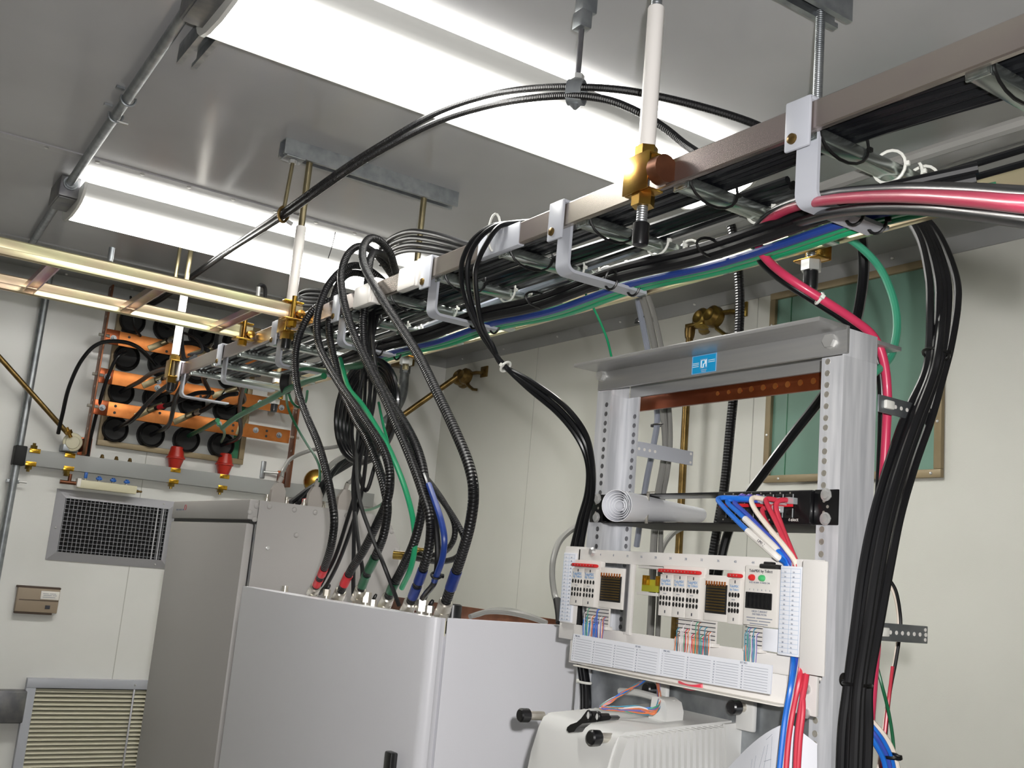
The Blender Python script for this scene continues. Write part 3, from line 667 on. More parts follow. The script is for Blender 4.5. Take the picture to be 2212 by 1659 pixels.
# maker's sticker on the top angle
sk = MB().prism([(-.026+.003*math.cos(a)*0+x, z) for x, z, a in ((0, -.0145, 0), (.052, -.0145, 0), (.052, .0145, 0), (0, .0145, 0))], (1.0823, at(1521, 786, 'x', 1.0824).y, at(1521, 786, 'x', 1.0824).z), -EY, EZ, (-.0004, 0, 0)).build('sticker', 'sticker_blue', rk)
so = at(1521, 786, 'x', 1.0818)
def lg(pts, m='sticker_white', r=.0009): MB().tube([V3(1.0816, so.y-a, so.z+b) for a, b in pts], r, 6).build('logo_stroke', m, sk)
lg([(-.002, -.0052), (-.0052, -.0052), (-.0058, -.0046), (-.0058, .005), (-.0048, .006), (.0012, .006), (.002, .0052), (.002, .0012), (.0012, .0002), (-.0012, .0002), (-.0015, -.0055)]); lg([(.0045, .0066), (.0045, -.005)])
lg([(-.0075, -.0062), (-.0075, .0078), (.0065, .0078), (.0065, -.0062), (-.0075, -.0062)], 'ink_pale', .0003)
lg([(-.0252, -.0137), (.0252, -.0137), (.0252, .0137), (-.0252, .0137), (-.0252, -.0137)], 'ink_pale', .0004)
bars(sk, (1.0816, so.y+.0242, so.z), -EY, EZ, [(0, .013, .0025), (0, .013, .0), (0, .013, -.0028), (.033, .014, .0045), (.033, .014, .0018)], 'sticker_white', .0005)
bars(sk, (1.0816, so.y+.006, so.z-.009), -EY, EZ, [(0, .012, .0), (.001, .010, -.0025)], 'ink_pale', .0006)
# rear copper ground bar
cb = thing('rack_ground_bar', 'dark copper ground bar across the back of the rack top', 'ground bar')
MB().box(1.170, 1.1765, .915, 1.386, .303, .3285, .0008).build('bar', 'copper_dark', cb)
for k in range(9):
    MB().cyl((1.1699, 1.19-k*.024, .316), (1.1694, 1.19-k*.024, .316), .0036 if k < 2 else .0048, 12).build('hole', 'copper', cb)  # reflections in the holes painted as discs of brighter copper
MB().box(1.164, 1.170, .93, .96, .306, .326).build('standoff', 'copper_dark', cb)
# cable tie arms
def arm(x0, x1, y, z0, z1, label, m, slots):
    t = thing('cable_bracket', label, 'bracket', 'cable tie arms on the rack')
    MB().box(x0, x1, y-.0012, y+.0012, z0, z1, .001).build('plate', m, t)
    for k in range(slots): MB().cyl((x0+.035+k*.0125, y-.0013, (z0+z1)/2), (x0+.035+k*.0125, y-.0017, (z0+z1)/2), .0028, 10).build('slot', 'white_plastic', t)
    for z in (z0+.005, z1-.005): MB().cyl((x1-.006, y-.0013, z), (x1-.006, y-.0017, z), .0025, 10).build('slot', 'white_plastic', t)
    MB().obox((x0+.018, y-.004, (z0+z1)/2), EX, EY, EZ, .009, .003, .006, .002).build('tie_mount', 'tie_white', t)
arm(XR1, 1.272, .8765, .259, .283, 'upper grey cable arm sticking out right of the rack', 'galv', 6)
arm(XR1, 1.272, .8765, -.0385, -.0155, 'lower grey cable arm sticking out right of the rack', 'galv', 7)
arm(XR1, 1.322, 1.4, .228, .254, 'grey cable arm behind the left rack post holding grey cables', 'grey_paint', 4)

# ------------------------------------------------------------------ black tray and jack panel
jp = thing('jack_panel', 'black rack panel with network jacks at its right end', 'panel')
zt0, zt1 = .103, .146
for y, nm in ((.8975, 'r'), (1.3685, 'l')):
    e = MB().box(1.0845, 1.0875, y-.019, y+.019, zt0-.002, zt1+.001, .0012).build('ear', 'black_paint', jp)
    for z in (zt0+.006, zt1-.006):
        MB().lathe((1.0845, y, z), (-1, 0, 0), [(0, .0085), (.001, .0085), (.0015, .0065), (.004, .0055), (.0046, .003), (.0047, .0003)], 16).build('screw', 'steel', jp)
    for z in (.117, .1245, .132): MB().cyl((1.0844, y+.003*(1 if z != .1245 else -1), z), (1.084, y+.003*(1 if z != .1245 else -1), z), .0022, 10).build('hole', 'nickel', jp)
MB().box(1.080, 1.205, .917, 1.35, zt0-.003, zt0-.001, .0005).build('tray_floor', 'black_matte', jp)
MB().box(1.080, 1.135, .917, 1.35, zt1-.002, zt1, .0005).build('tray_top', 'black_paint', jp)
MB().box(1.080, 1.12, 1.347, 1.35, zt0, zt1, .0005).build('tray_side', 'black_paint', jp)
MB().box(1.078, 1.15, .918, 1.085, zt0-.001, zt1-.001, .001).build('jack_housing', 'black_paint', jp)
YJ = [1.072-.0172*k for k in range(8)]
for r, z in enumerate((.1345, .1155)):
    for k, y in enumerate(YJ):
        j = MB().box(1.0765, 1.0778, y-.0072, y+.0072, z-.0068, z+.0062, .0006).build('jack', 'black_matte', jp)
        MB().box(1.0758, 1.0764, y-.0048, y+.0048, z-.003, z+.0045, .0002).build('jack_mouth', 'black', j)
        MB().box(1.0752, 1.0764, y-.0076, y-.0068, z-.006, z+.006).build('jack_rib', 'clear', j)
MB().box(1.0745, 1.0765, .944, 1.078, .1235, .1285, .0005).build('jack_strip', 'tape_red', jp)
for k, y in enumerate(YJ):
    for z in (.1425, .1065): MB().cyl((1.0779, y, z), (1.0774, y, z), .0012, 8).build('lamp', 'nickel', jp)
text('Telect', .0068, (1.0774, .953, .1048), -EY, EZ, 'white_plastic', jp)
MB().box(1.0725, 1.0745, 1.228, 1.2335, zt0-.004, zt1+.002, .0004).box(1.0725, 1.0745, 1.214, 1.2335, zt1+.0005, zt1+.0025, .0003).build('retainer_clip', 'nickel', jp)
# rolled drawings lying in the tray
rp = thing('paper_roll', 'loosely rolled white drawing sheets lying in the black tray', 'paper roll')
p0 = at(1331, 1091, 'x', 1.0); p1 = at(1505, 1112, 'x', 1.30); ax = (p1-p0).normalized(); e1, e2, _ = frame(ax)
def spiral(t0, r0a, r1a, turns, t1=1.0, m='paper_roll', nm='sheet', n=40, grow=.16):
    mb = MB(); L = (p1-p0).length; vs = []; th = .0006
    for j, t in enumerate((t0, (t0+t1)/2, t1)):
        for k in range(n+1):
            a = 2*math.pi*turns*k/n + 2.2; f = 1-grow*k/n; rr = (r0a+(r1a-r0a)*t)*f
            sq = 1-.25*t
            vs.append(p0 + ax*(L*t) + e1*(rr*math.cos(a)) + e2*(rr*math.sin(a)*sq))
    m_ = n+1; fs = [(j*m_+k, j*m_+k+1, (j+1)*m_+k+1, (j+1)*m_+k) for j in (0, 1) for k in range(n)]
    o = len(vs); cen = lambda v: v
    vs2 = []
    for j, t in enumerate((t0, (t0+t1)/2, t1)):
        for k in range(n+1):
            a = 2*math.pi*turns*k/n + 2.2; f = 1-grow*k/n; rr = (r0a+(r1a-r0a)*t)*f - th; sq = 1-.25*t
            vs2.append(p0 + ax*(L*t) + e1*(rr*math.cos(a)) + e2*(rr*math.sin(a)*sq))
    fs += [(o+j*m_+k+1, o+j*m_+k, o+(j+1)*m_+k, o+(j+1)*m_+k+1) for j in (0, 1) for k in range(n)]
    fs += [(k+1, k, o+k, o+k+1) for k in range(n)] + [(2*m_+k, 2*m_+k+1, o+2*m_+k+1, o+2*m_+k) for k in range(n)]
    mb.add(vs+vs2, fs); return mb.build(nm, m, rp, 60)
spiral(0, .0262, .019, 1.15); spiral(.015, .0212, .016, 1.1); spiral(.025, .0172, .013, 1.2); spiral(.03, .0132, .010, 1.3); spiral(.035, .009, .007, 1.2)
for k, (rr, a0, a1, t) in enumerate(((.0235, 2.4, 4.0, .004), (.0186, 2.6, 4.4, .018), (.0148, 2.2, 4.2, .027), (.0108, 2.6, 4.5, .032))):
    pts = [p0 + ax*((p1-p0).length*t-.0003) + e1*(rr*math.cos(a0+(a1-a0)*i/10)) + e2*(rr*math.sin(a0+(a1-a0)*i/10)) for i in range(11)]
    MB().tube(pts, .00045, 5).build('print_line', 'ink_dark', rp)

# ------------------------------------------------------------------ white distribution panel with plug-in modules
dp = thing('distribution_panel', 'white cross-connect panel full of modules across the rack', 'panel')
XD = 1.03
def Y(px, py=1280): return at(px, py, 'x', XD).y
MB().box(XD+.001, XD+.004, .852, 1.34, .034, .0535, .0008).build('top_rail', 'white_panel', dp)
MB().box(XD+.001, XD+.004, .852, 1.376, -.0885, -.0645, .0008).build('bottom_rail', 'white_panel', dp)
MB().box(XD+.001, XD+.004, 1.335, 1.376, -.0645, .0545, .0008).build('left_plate', 'white_panel', dp)
MB().box(1.05, 1.058, 1.345, 1.40, .04, .058, .001).build('mount_ear', 'white_panel', dp)
MB().lathe((XD+.001, at(1279, 1192, 'x', XD).y, at(1279, 1192, 'x', XD).z), (-1, 0, 0), [(0, .0075), (.002, .0072), (.0045, .0045), (.005, .0004)], 16).build('screw', 'steel', dp)
for k in range(14):
    text(str(4*(k+1)), .0048, (XD+.0007, 1.285-k*.0315, .0445), -EY, EZ, 'ink', dp, 'number')
def ovals(par, cols, rows, dy, zs, y0, m='black_matte', ry=.0021, rz=.0032):
    mb = MB()
    for z in zs:
        for k in range(cols):
            y = y0-k*dy; mb.prism([(ry*math.cos(a), rz*math.sin(a)) for a in [2*math.pi*i/10 for i in range(10)]], (XD-.0142, y, z), -EY, EZ, (-.0004, 0, 0))
    o = mb.build('jack_holes', m, par); o['kind'] = 'stuff'; return o
def module(yl, w, zt=.035, zb=-.0345):
    m = MB().box(XD-.014, XD+.001, yl-w+.0003, yl-.0003, zb, zt-.012, .0008).build('module', 'module', dp)
    ovals(m, 4, 3, w*.235, (.0026, -.0096, -.0174), yl-w*.15)
    text('TeleMIX', w*.21, (XD-.0144, yl-w*.1, .0122), -EY, EZ, 'ink_blue', m)
    text('by Telect', w*.19, (XD-.0144, yl-w*.14, .0082), -EY, EZ, 'ink_blue', m)
    for z in (.0195, -.0285): MB().box(XD-.0146, XD-.014, yl-w*.56, yl-w*.5, z-.002, z+.002).build('latch', 'ink_dark', m)
    MB().tube([(XD-.0143, yl-w*.45+.003, -.0035), (XD-.0143, yl-w*.45-.003, -.0035)], .0005, 5).build('print', 'ink', m)
    return m
def redstrip(y0, y1, n, z=.0278):
    s = MB().box(XD-.0185, XD-.008, y1, y0, z-.0027, z+.0027, .0025).build('red_strip', 'red_strip', dp)
    for k in range(n): MB().cyl((XD-.0185, y0-(y0-y1)*(k+.5)/n, z), (XD-.0189, y0-(y0-y1)*(k+.5)/n, z), .0009, 8).build('pin', 'nickel', s)
W = .0305
for yl in (1.334, 1.334-W): module(yl, W)
MB().box(XD-.008, XD+.001, 1.270, 1.336, .021, .036, .001).build('header', 'module', dp)
redstrip(1.333, 1.274, 8)
def edgeconn(y0, y1, zt, zb):
    c = MB().box(XD-.009, XD+.001, y1, y0, zb-.010, zt+.012, .0008).build('connector_block', 'module', dp)
    MB().box(XD-.0105, XD-.009, y1+.004, y0-.003, zb, zt, .0004).build('contact_field', 'black_matte', c)
    n = 9; f = None
    for k in range(n):
        z = zt-.004-k*(zt-zb-.008)/(n-1)
        if f is None: f = MB().box(XD-.0118, XD-.0105, y1+.006, y0-.006, z-.0009, z+.0009, .0004).build('contact', 'bronze', c); zf = z
        else: dup(f, 'contact', (0, 0, z-zf), c)
    f = None
    for k in range(8):
        y = y0-.005-k*(y0-y1-.012)/7
        if f is None: f = MB().box(XD-.0122, XD-.0105, y-.001, y+.001, zt-.002, zt+.004, .0003).build('key', 'copper', c); yf = y
        else: dup(f, 'key', (0, y-yf, 0), c)
    return c
edgeconn(1.268, 1.213, .0147, -.0235)
MB().box(XD-.006, XD-.004, 1.206, 1.2125, -.064, .034).build('divider', 'galv_dark', dp)
MB().box(XD-.004, XD+.001, 1.198, 1.2125, -.068, .034, .0005).build('divider_plate', 'white_panel', dp)
# open bay with olive circuit board and gold clips
bay = MB().box(1.05, 1.052, 1.125, 1.205, -.0034, .0145, .0004).build('circuit_board', 'olive_board', dp)
for y in (1.192, 1.163, 1.135):
    for k in (-1, 0, 1): MB().box(1.043, 1.05, y+k*.0035-.001, y+k*.0035+.001, .006, .02, .0004).build('gold_clip', 'gold', bay)
MB().box(1.045, 1.07, 1.12, 1.21, -.009, -.0045, .0005).build('bay_shelf', 'white_panel', dp)
MB().box(1.045, 1.07, 1.12, 1.21, .03, .034, .0005).build('bay_top', 'white_panel', dp)
W2 = .0268
for k in range(3): module(1.128-k*W2, W2)
MB().box(XD-.008, XD+.001, 1.046, 1.129, .021, .036, .001).build('header', 'module', dp)
redstrip(1.131, 1.05, 12)
edgeconn(1.043, .997, .0145, -.0237)
module(.9945, .0215); redstrip(.996, .974, 4, .0275)
MB().box(XD-.008, XD+.001, .974, .9955, .021, .034, .001).build('header', 'module', dp)
fm = MB().box(XD-.016, XD+.001, .909, .9645, -.033, .0415, .0008).build('fuse_module', 'module', dp)
text('TeleMIX by Telect', .0052, (XD-.0164, .9575, .0335), -EY, EZ, 'ink_dark', fm)
for y, m in ((.951, 'led_red'), (.934, 'led_green')): MB().lathe((XD-.016, y, .0265), (-1, 0, 0), [(0, .0042), (.004, .0040), (.006, .0025), (.0064, .0003)], 16).build('indicator', m, fm)
text('FUSE ALARM  POWER ON', .0030, (XD-.0164, .9565, .0195), -EY, EZ, 'ink', fm)
for k in range(6): text(str(k+1), .003, (XD-.0164, .956-k*.0068, .0105), -EY, EZ, 'ink', fm)
fw = MB().box(XD-.018, XD-.016, .917, .9605, -.0122, .0083, .0006).build('fuse_block', 'black', fm)
for k in range(6): MB().box(XD-.0188, XD-.018, .955-k*.0068, .958-k*.0068, -.010, .0065, .0006).build('fuse', 'black_paint', fw)
bars(fm, (XD-.0163, .9585, -.0235), -EY, EZ, [(0, .015, 0), (.017, .026, 0), (.001, .018, -.0036), (.021, .019, -.0036), (.006, .03, -.0072)], 'ink', .0006)
for i, s in enumerate(('HIGH CURRENT', 'DISTRIBUTION')): text(s, .0036 if i < 2 else .0028, (XD-.0164, .937, -.0165-i*.0036), -EY, EZ, 'ink', fm, align='CENTER')
bp = thing('loose_plug', 'small black plug lying on top of the fuse module', 'plug')
p = at(1665, 1224, 'x', 1.012)
MB().obox(p, -EY, EZ, -EX, .014, .0028, .006, .0015).obox(p+V3(0, .002, .0035), -EY, EZ, -EX, .006, .0022, .005, .001).build('plug_body', 'black_matte', bp)
def cardlines(par, o, u, v, nu, nv, w, h, m='ink_blue', numbers=False):
    mb = MB()
    for i in range(nv+1): mb.obox(o + v*(h*i/nv) + u*(w/2), u, v, u.cross(v), w/2, .00022, .00006)
    for i in range(nu+1): mb.obox(o + u*(w*i/nu) + v*(h/2), u, v, u.cross(v), .00022, h/2, .00006)
    p = mb.build('printed_grid', 'ink_pale', par); p['kind'] = 'stuff'; return p
for (y0, y1, z0, z1, nm) in ((1.3715, 1.3415, -.0624, .0464, 'l'), (.9035, .871, -.064, .0433, 'r')):
    c = MB().box(XD-.004 if nm == 'l' else XD-.018, XD+.0005 if nm == 'l' else XD-.013, y1, y0, z0, z1, .0004).build('designation_card', 'paper', dp)
    xx = (XD-.0042 if nm == 'l' else XD-.0182)
    cardlines(c, V3(xx, y0-.001, z0+.003), -EY, EZ, 2, 18, y0-y1-.002, z1-z0-.006)
    for k in range(18):
        for q_, n_ in ((.006, k+1), (.0195, k+37)): text(str(n_ if nm == 'l' else n_+22), .0030, (xx-.0001, y0-q_, z1-.0085-k*(z1-z0-.006)/18), -EY, EZ, 'ink', c, 'number')
# white side cover at the right
MB().box(XD-.022, XD-.0195, .829, .866, -.0815, .051, .0008).box(XD-.0195, XD+.001, .855, .862, -.08, .05, .0006).build('side_cover', 'white_panel', dp)
MB().box(XD-.006, XD-.001, .852, .885, -.13, -.083, .0008).build('side_bracket', 'white_panel', dp)
for z in (-.1, -.128): MB().lathe((XD-.006, .866, z), (-1, 0, 0), [(0, .0062), (.002, .0058), (.0035, .003), (.0037, .0003)], 14).build('screw', 'steel', dp)
# punch-down wire blocks under the modules
def wireblock(y0, y1, z0, z1, cols, fill):
    b = MB().box(XD-.012, XD+.001, y1, y0, z0-.005, z0, .0006).build('wire_shelf', 'module', dp)
    n = 5; f = None
    for k in range(n):
        z = z0+.004+k*(z1-z0-.004)/(n-1)
        if f is None: f = MB().box(XD-.010, XD-.008, y1, y0, z-.0005, z+.0005).build('wire_row', 'ink_dark', dp); zf = z
        else: dup(f, 'wire_row', (0, 0, z-zf), dp)
    MB().box(XD-.007, XD-.004, y1+.001, y0-.001, z0, z1+.003).build('wire_back', 'module', dp)
    for k in range(cols):
        y = y0-.004-(y0-y1-.008)*k/(cols-1); zt_ = z0+.004+random.randint(0, 4)*(z1-z0-.004)/4
        m = random.choice(fill); pts = [(XD-.009, y, zt_), (XD-.0125, y+.0012, zt_-.004), (XD-.0125, y+.0006, z0+.002), (XD-.013, y, z0-.006), (XD-.016, y-.004+random.uniform(-.004, .004), z0-.03)]
        MB().tube(spline(pts, 3), .00065, 5).build('jumper_wire', m, dp)
F1 = ['wire_teal', 'wire_white', 'wire_teal', 'wire_violet', 'patch_blue', 'wire_green', 'wire_orange', 'wire_white']
F2 = ['wire_orange', 'wire_white', 'wire_orange', 'wire_teal', 'wire_brown', 'wire_white', 'patch_red', 'wire_green']
wireblock(1.30, 1.243, -.0605, -.036, 22, F1); wireblock(1.094, 1.020, -.0625, -.037, 28, F2); wireblock(.966, .938, -.061, -.036, 12, F1)
MB().box(XD-.008, XD-.003, .911, .9375, -.0625, -.0345, .0004).build('small_card', 'paper', dp)
# ------------------------------------------------------------------ long printed label cards in front of the panel foot
def cardstrip(c0, c1, c2, c3, label):
    t = thing('label_card', label, 'card', 'long label cards'); c0, c1, c2, c3 = map(Vector, (c0, c1, c2, c3)); n = (c1-c0).cross(c3-c0).normalized()*.0022
    MB().add([c0, c1, c2, c3, c0-n, c1-n, c2-n, c3-n], [(0,1,2,3), (7,6,5,4), (4,5,1,0), (5,6,2,1), (6,7,3,2), (7,4,0,3)]).build('card', 'paper', t)
    f = -n*1.12
    lines = MB(); u = (c1-c0); v = (c3-c0); un = u.normalized(); vn = v.normalized()
    for col in range(4):
        for row in range(9):
            a = c0 + u*(.045+col*.245) + v*(.16+row*.092) + f; b_ = a + u*.195
            lines.obox((a+b_)/2, un, vn, f.normalized(), (b_-a).length/2, .00022, .00005)
    lines.build('printed_lines', 'ink', t)['kind'] = 'stuff'
    for col in range(4):
        for row in range(9):
            a = c0 + u*(.018+col*.245) + v*(.19+row*.092) + f
            text(str(col*9+row+1), .0026, a, un, -vn, 'ink', t, 'number')
    text('PNL NO.', .0034, c0 + u*.03 + v*.09 + f, un, -vn, 'ink', t); text('SET NO.', .0034, c0 + u*.74 + v*.09 + f, un, -vn, 'ink', t)
TL = at(1241, 1369, 'x', 1.004); TM = at(1429.5, 1401.5, 'x', .992); TR = at(1670, 1437, 'x', .992)
BL = at(1235, 1427, 'x', 1.004); BM = at(1425, 1459, 'x', .992); BR = at(1666, 1500, 'x', .992)
cardstrip(TL, TM, BM, BL, 'left one of two long white printed label cards on the rack'); cardstrip(TM+V3(0, -.0006, 0), TR, BR, BM+V3(0, -.0006, 0), 'right one of two long white printed label cards on the rack')
MB().box(1.02, 1.0255, .895, 1.33, -.122, -.088, .001).build('foot_plate', 'white_panel', dp)
MB().box(.998, 1.02, .885, 1.29, -.1235, -.1215, .0006).build('card_shelf', 'paper_cream', dp)

# ------------------------------------------------------------------ white ribbed unit at the bottom
rb = thing('ribbed_unit', 'white finned equipment box with black thumb screws low on the rack', 'equipment')
o = V3(.89, 1.128, -.18); tx = V3(.995, 0, .075).normalized(); tz = V3(-.075, 0, .995).normalized(); hw = .097
def Q(a, b, c): return o + tx*a + EY*b + tz*c          # a back from the front, b sideways (+ far), c up
fp = [(.0, -.005), (.012, .0), (.2, .0), (.2, -.30), (-.05, -.30), (-.046, -.2), (-.036, -.12), (-.02, -.05), (-.008, -.018)]
MB().prism(fp, Q(0, -hw+.017, 0), tx, tz, EY*(2*hw-.034)).build('body', 'white_metal', rb, 40)
f1 = None
for s in (-1, 1):
    for k in range(16):
        a = .02+k*.0105
        h = -.004+.0012*math.sin(math.pi*k/15)
        g = MB().prism([(-.0028, -.30), (.0028, -.30), (.0028, h-.006), (.0016, h), (-.0016, h), (-.0028, h-.006)], Q(a, s*hw, 0), tx, tz, EY*(-s*.018)); g.build('fin', 'white_metal', rb)
MB().prism([(-.048, -.30), (.012, -.30), (.012, -.004), (.002, -.004), (-.010, -.03), (-.03, -.10), (-.044, -.2)], Q(0, -hw, 0), tx, tz, EY*.020).build('front_rib', 'white_metal', rb, 40)
def knob(p, d, r=.0095):
    d = Vector(d).normalized(); k = MB().lathe(p, d, [(0, .005), (.012, .005), (.012, r*.8), (.014, r), (.026, r), (.028, r*.8), (.0282, .002)], 18).build('thumb_screw', 'black', rb)
    MB().cyl(p-d*.012, p+d*.011, .0062, 14).build('screw_sleeve', 'nickel', k)
for px, py, x in ((1158, 1546, .888), (1312, 1594, .888)): knob(at(px, py, 'x', x), (-1, .02, .02))
for px, py, x in ((1425, 1489, 1.082), (1610, 1528, 1.082)):
    p = at(px, py, 'x', x); knob(p, (-1, 0, 0)); MB().box(1.078, 1.0865, p.y-.018, p.y+.014, p.z-.03, p.z+.014, .003).build('mount_ear', 'white_metal', rb)
sb = [at(px, py, 'y', 1.032) for px, py in ((1566, 1564), (1600, 1560), (1637, 1545), (1640, 1568), (1607, 1588), (1605, 1700), (1566, 1700))]; MB().prism([(p.x, p.z) for p in sb][::-1], V3(0, 1.03, 0), EX, EZ, EY*.006).build('side_bracket', 'white_metal', rb)
# cream carrying bar and arm over the unit
hb = spline([at(1340, 1493, 'x', 1.04), at(1380, 1497, 'x', 1.03), at(1430, 1511, 'x', 1.02), at(1455, 1520, 'x', 1.02)], 6)
MB().tube(hb, .005, 10).build('carry_bar', 'white_metal', rb)
a = at(1440, 1535, 'x', 1.01)
MB().prism([(-.02, -.03), (.018, -.03), (.02, .0), (.015, .012), (.0, .017), (-.012, .015), (-.014, .0)], V3(1.0, a.y+.008, a.z), -EY, EZ, EX*.03).build('cable_guide', 'white_metal', rb, 50)
MB().box(1.0905, 1.0935, .915, 1.36, -.45, -.126, .001).build('back_plate', 'galv', rb)
# black punch-down tool resting on the unit
tl = thing('punch_tool', 'black hand tool with two finger holes lying on the ribbed unit', 'tool')
U = lambda px, py, h=.004: None
tp = lambda px, py: at(px, py, 'x', .868)
ol = [(1224, 1577), (1229, 1583), (1240, 1581), (1246, 1572), (1258, 1563), (1285, 1560), (1317, 1555), (1321, 1549), (1316, 1545), (1305, 1547), (1300, 1547), (1297, 1541), (1291, 1540), (1285, 1545), (1281, 1546), (1279, 1538), (1274, 1535), (1266, 1537), (1255, 1552), (1246, 1560), (1232, 1565), (1225, 1571)]
pts = [tp(*p) for p in ol]; base = pts[0]
MB().prism([((p-base).dot(-EY), (p-base).dot(EZ)) for p in pts][::-1], base, -EY, EZ, EX*.014).build('tool_body', 'black', tl, 50)
for px, py, r in ((1272, 1545, .0042), (1291, 1548, .0038)):
    c = tp(px, py); MB().tube([c + EY*(r*math.cos(a)) + EZ*(r*1.35*math.sin(a)) - EX*.0005 for a in [2*math.pi*k/18 for k in range(18)]], .0014, 6, closed=True).build('ring', 'black', tl)
    MB().prism([(r*.9*math.cos(a), r*1.25*math.sin(a)) for a in [2*math.pi*k/16 for k in range(16)]], c-EX*.0006, -EY, EZ, -EX*.0003).build('ring_hole', 'white_metal', tl)
# drawing sheet curling at the lower right
pp = thing('drawing_sheet', 'curling white drawing sheet at the bottom beside the rack post', 'paper')
c00 = at(1575, 1700, 'x', 1.0); mb = MB(); nu, nv = 14, 10; vs = []
for i in range(nu+1):
    for j in range(nv+1):
        u, v = i/nu, j/nv
        top = 1562+(98*(1-u/.7)**1.6 if u < .7 else (u-.7)/.3*45); py = 1760-(1760-top)*v; px = 1572+192*u
        vs.append(at(px, py, 'x', 1.055-.035*math.sin(math.pi*u*.9)))
m_ = nv+1; fs = [(i*m_+j, (i+1)*m_+j, (i+1)*m_+j+1, i*m_+j+1) for i in range(nu) for j in range(nv)]
k = len(vs); fs += [(k+i*m_+j, k+i*m_+j+1, k+(i+1)*m_+j+1, k+(i+1)*m_+j) for i in range(nu) for j in range(nv)]
mb.add(vs+[v+V3(.0008, 0, 0) for v in vs], fs).build('sheet', 'paper', pp, 60)
def onsheet(px, py):
    u = (px-1572)/192; return at(px, py, 'x', 1.055-.035*math.sin(math.pi*u*.9)-.0008)
for a, b_ in (((1652, 1612), (1640, 1659)), ((1659, 1608), (1650, 1659)), ((1668, 1590), (1664, 1659)), ((1625, 1640), (1622, 1659)), ((1633, 1632), (1629, 1659)), ((1655, 1598), (1668, 1586)), ((1650, 1645), (1666, 1640))):
    MB().tube([onsheet(a[0]+(b_[0]-a[0])*k/5, a[1]+(b_[1]-a[1])*k/5) for k in range(6)], .00022, 4).build('print_line', 'ink', pp)
# ------------------------------------------------------------------ tall grey cabinet (far) and wide cabinet (near)
XC = .90
c1 = thing('tall_cabinet', 'tall grey steel cabinet beside the louvre with rivets on its side', 'cabinet')
y0, y1, zt = 2.507, 3.152, .131
sp = [(XC+.026, FLOOR+.002), (XC+.026, zt), (at(800, 1107, 'y', y0).x, zt+.001), (at(846, 1135, 'y', y0).x, at(846, 1135, 'y', y0).z), (at(864, 1185, 'y', y0).x, at(864, 1185, 'y', y0).z), (at(864, 1185, 'y', y0).x, FLOOR+.002)]
MB().prism(sp, (0, y0, 0), EX, EZ, (0, y1-y0, 0)).build('body', 'cab_grey', c1)
zg = at(460, 1124, 'x', XC).z
hd = MB().box(XC, XC+.0255, y0, y1, zg+.004, zt, .004).build('header', 'cab_grey', c1)
MB().box(XC, XC+.0215, y0+.004, y1-.002, FLOOR+.06, zg-.004, .006).build('door', 'cab_grey', c1)
MB().box(XC+.008, XC+.0258, y0+.003, y1-.003, zg-.004, zg+.004).build('door_gap', 'black_matte', c1)
MB().box(XC+.0216, XC+.0258, y0+.001, y0+.012, FLOOR+.06, zg-.006).build('door_seal', 'galv_dark', c1)
a = at(381, 1101, 'x', XC); bars(hd, (XC-.0003, a.y, a.z), -EY, EZ, [(0, .022, 0), (.026, .03, 0), (.06, .018, 0)], 'ink', .0022)
lo = at(401, 1096, 'x', XC)
MB().tube([V3(XC-.0006, lo.y+.0085*math.cos(a), lo.z+.0075*math.sin(a)) for a in [2*math.pi*k/20 for k in range(20)]], .0006, 5, closed=True).build('logo_ring', 'patch_red', hd)
rv = None
for px, py in ((554, 1093), (582, 1094), (636, 1101), (681, 1107), (540, 1106), (550, 1122), (640, 1156), (749, 1114), (814, 1123), (846, 1148), (856, 1188)):
    p = at(px, py, 'y', y0)
    if rv is None: rv = MB().lathe(p, (0, -1, 0), [(0, .0068), (.0012, .0062), (.0026, .004), (.003, .0004)], 14).build('rivet', 'cab_grey', c1); rv0 = p
    else: dup(rv, 'rivet', p-rv0, c1)
p = at(578, 1183, 'y', y0); MB().lathe(p, (0, -1, 0), [(0, .0055), (.002, .005), (.003, .002), (.0031, .0003)], 14).build('side_screw', 'steel', c1)
# connectors on its roof
def hood(px, py, lean, label, s=1):
    t = thing('connector_hood', label, 'connector', 'grey connector hoods on the tall cabinet'); b = at(px, py, 'y', y0+.03); b = V3(b.x, b.y, zt+.0005)
    w = .019*s; h = .050*s
    MB().prism([(-w, 0), (w, 0), (w*.95, h*.62), (w*.4, h), (-w*.4, h), (-w*.95, h*.62)], b+V3(0, -.008, 0), EX, EZ, (0, .016, 0)).build('hood', 'hood_grey', t, 25)
    for e in (-1, 1): MB().lathe(b+V3(e*(w+.007), 0, 0), EZ, [(0, .006), (.009, .006), (.010, .0045), (.017, .0045), (.018, .001)], 12).build('jack_screw', 'nickel', t)
    MB().cyl(b+EZ*h, b+V3(lean*.006, 0, h+.015*s), .0062, 12).build('strain_relief', 'hood_grey', t)
    return b+V3(lean*.006, 0, h+.015*s)
H1 = hood(598, 1078, 1, 'left grey connector hood on the tall cabinet roof'); H2 = hood(678, 1088, .5, 'middle grey connector hood on the tall cabinet roof', 1.05); H3 = hood(742, 1096, .6, 'right grey connector hood on the tall cabinet roof', 1.1)
rc = thing('dust_plug', 'small red plug between the connector hoods', 'plug'); b = at(661, 1088, 'y', y0+.06)
MB().lathe(V3(b.x, b.y, zt), EZ, [(0, .012), (.02, .011), (.022, .002)], 14).build('cap', 'tape_red', rc)

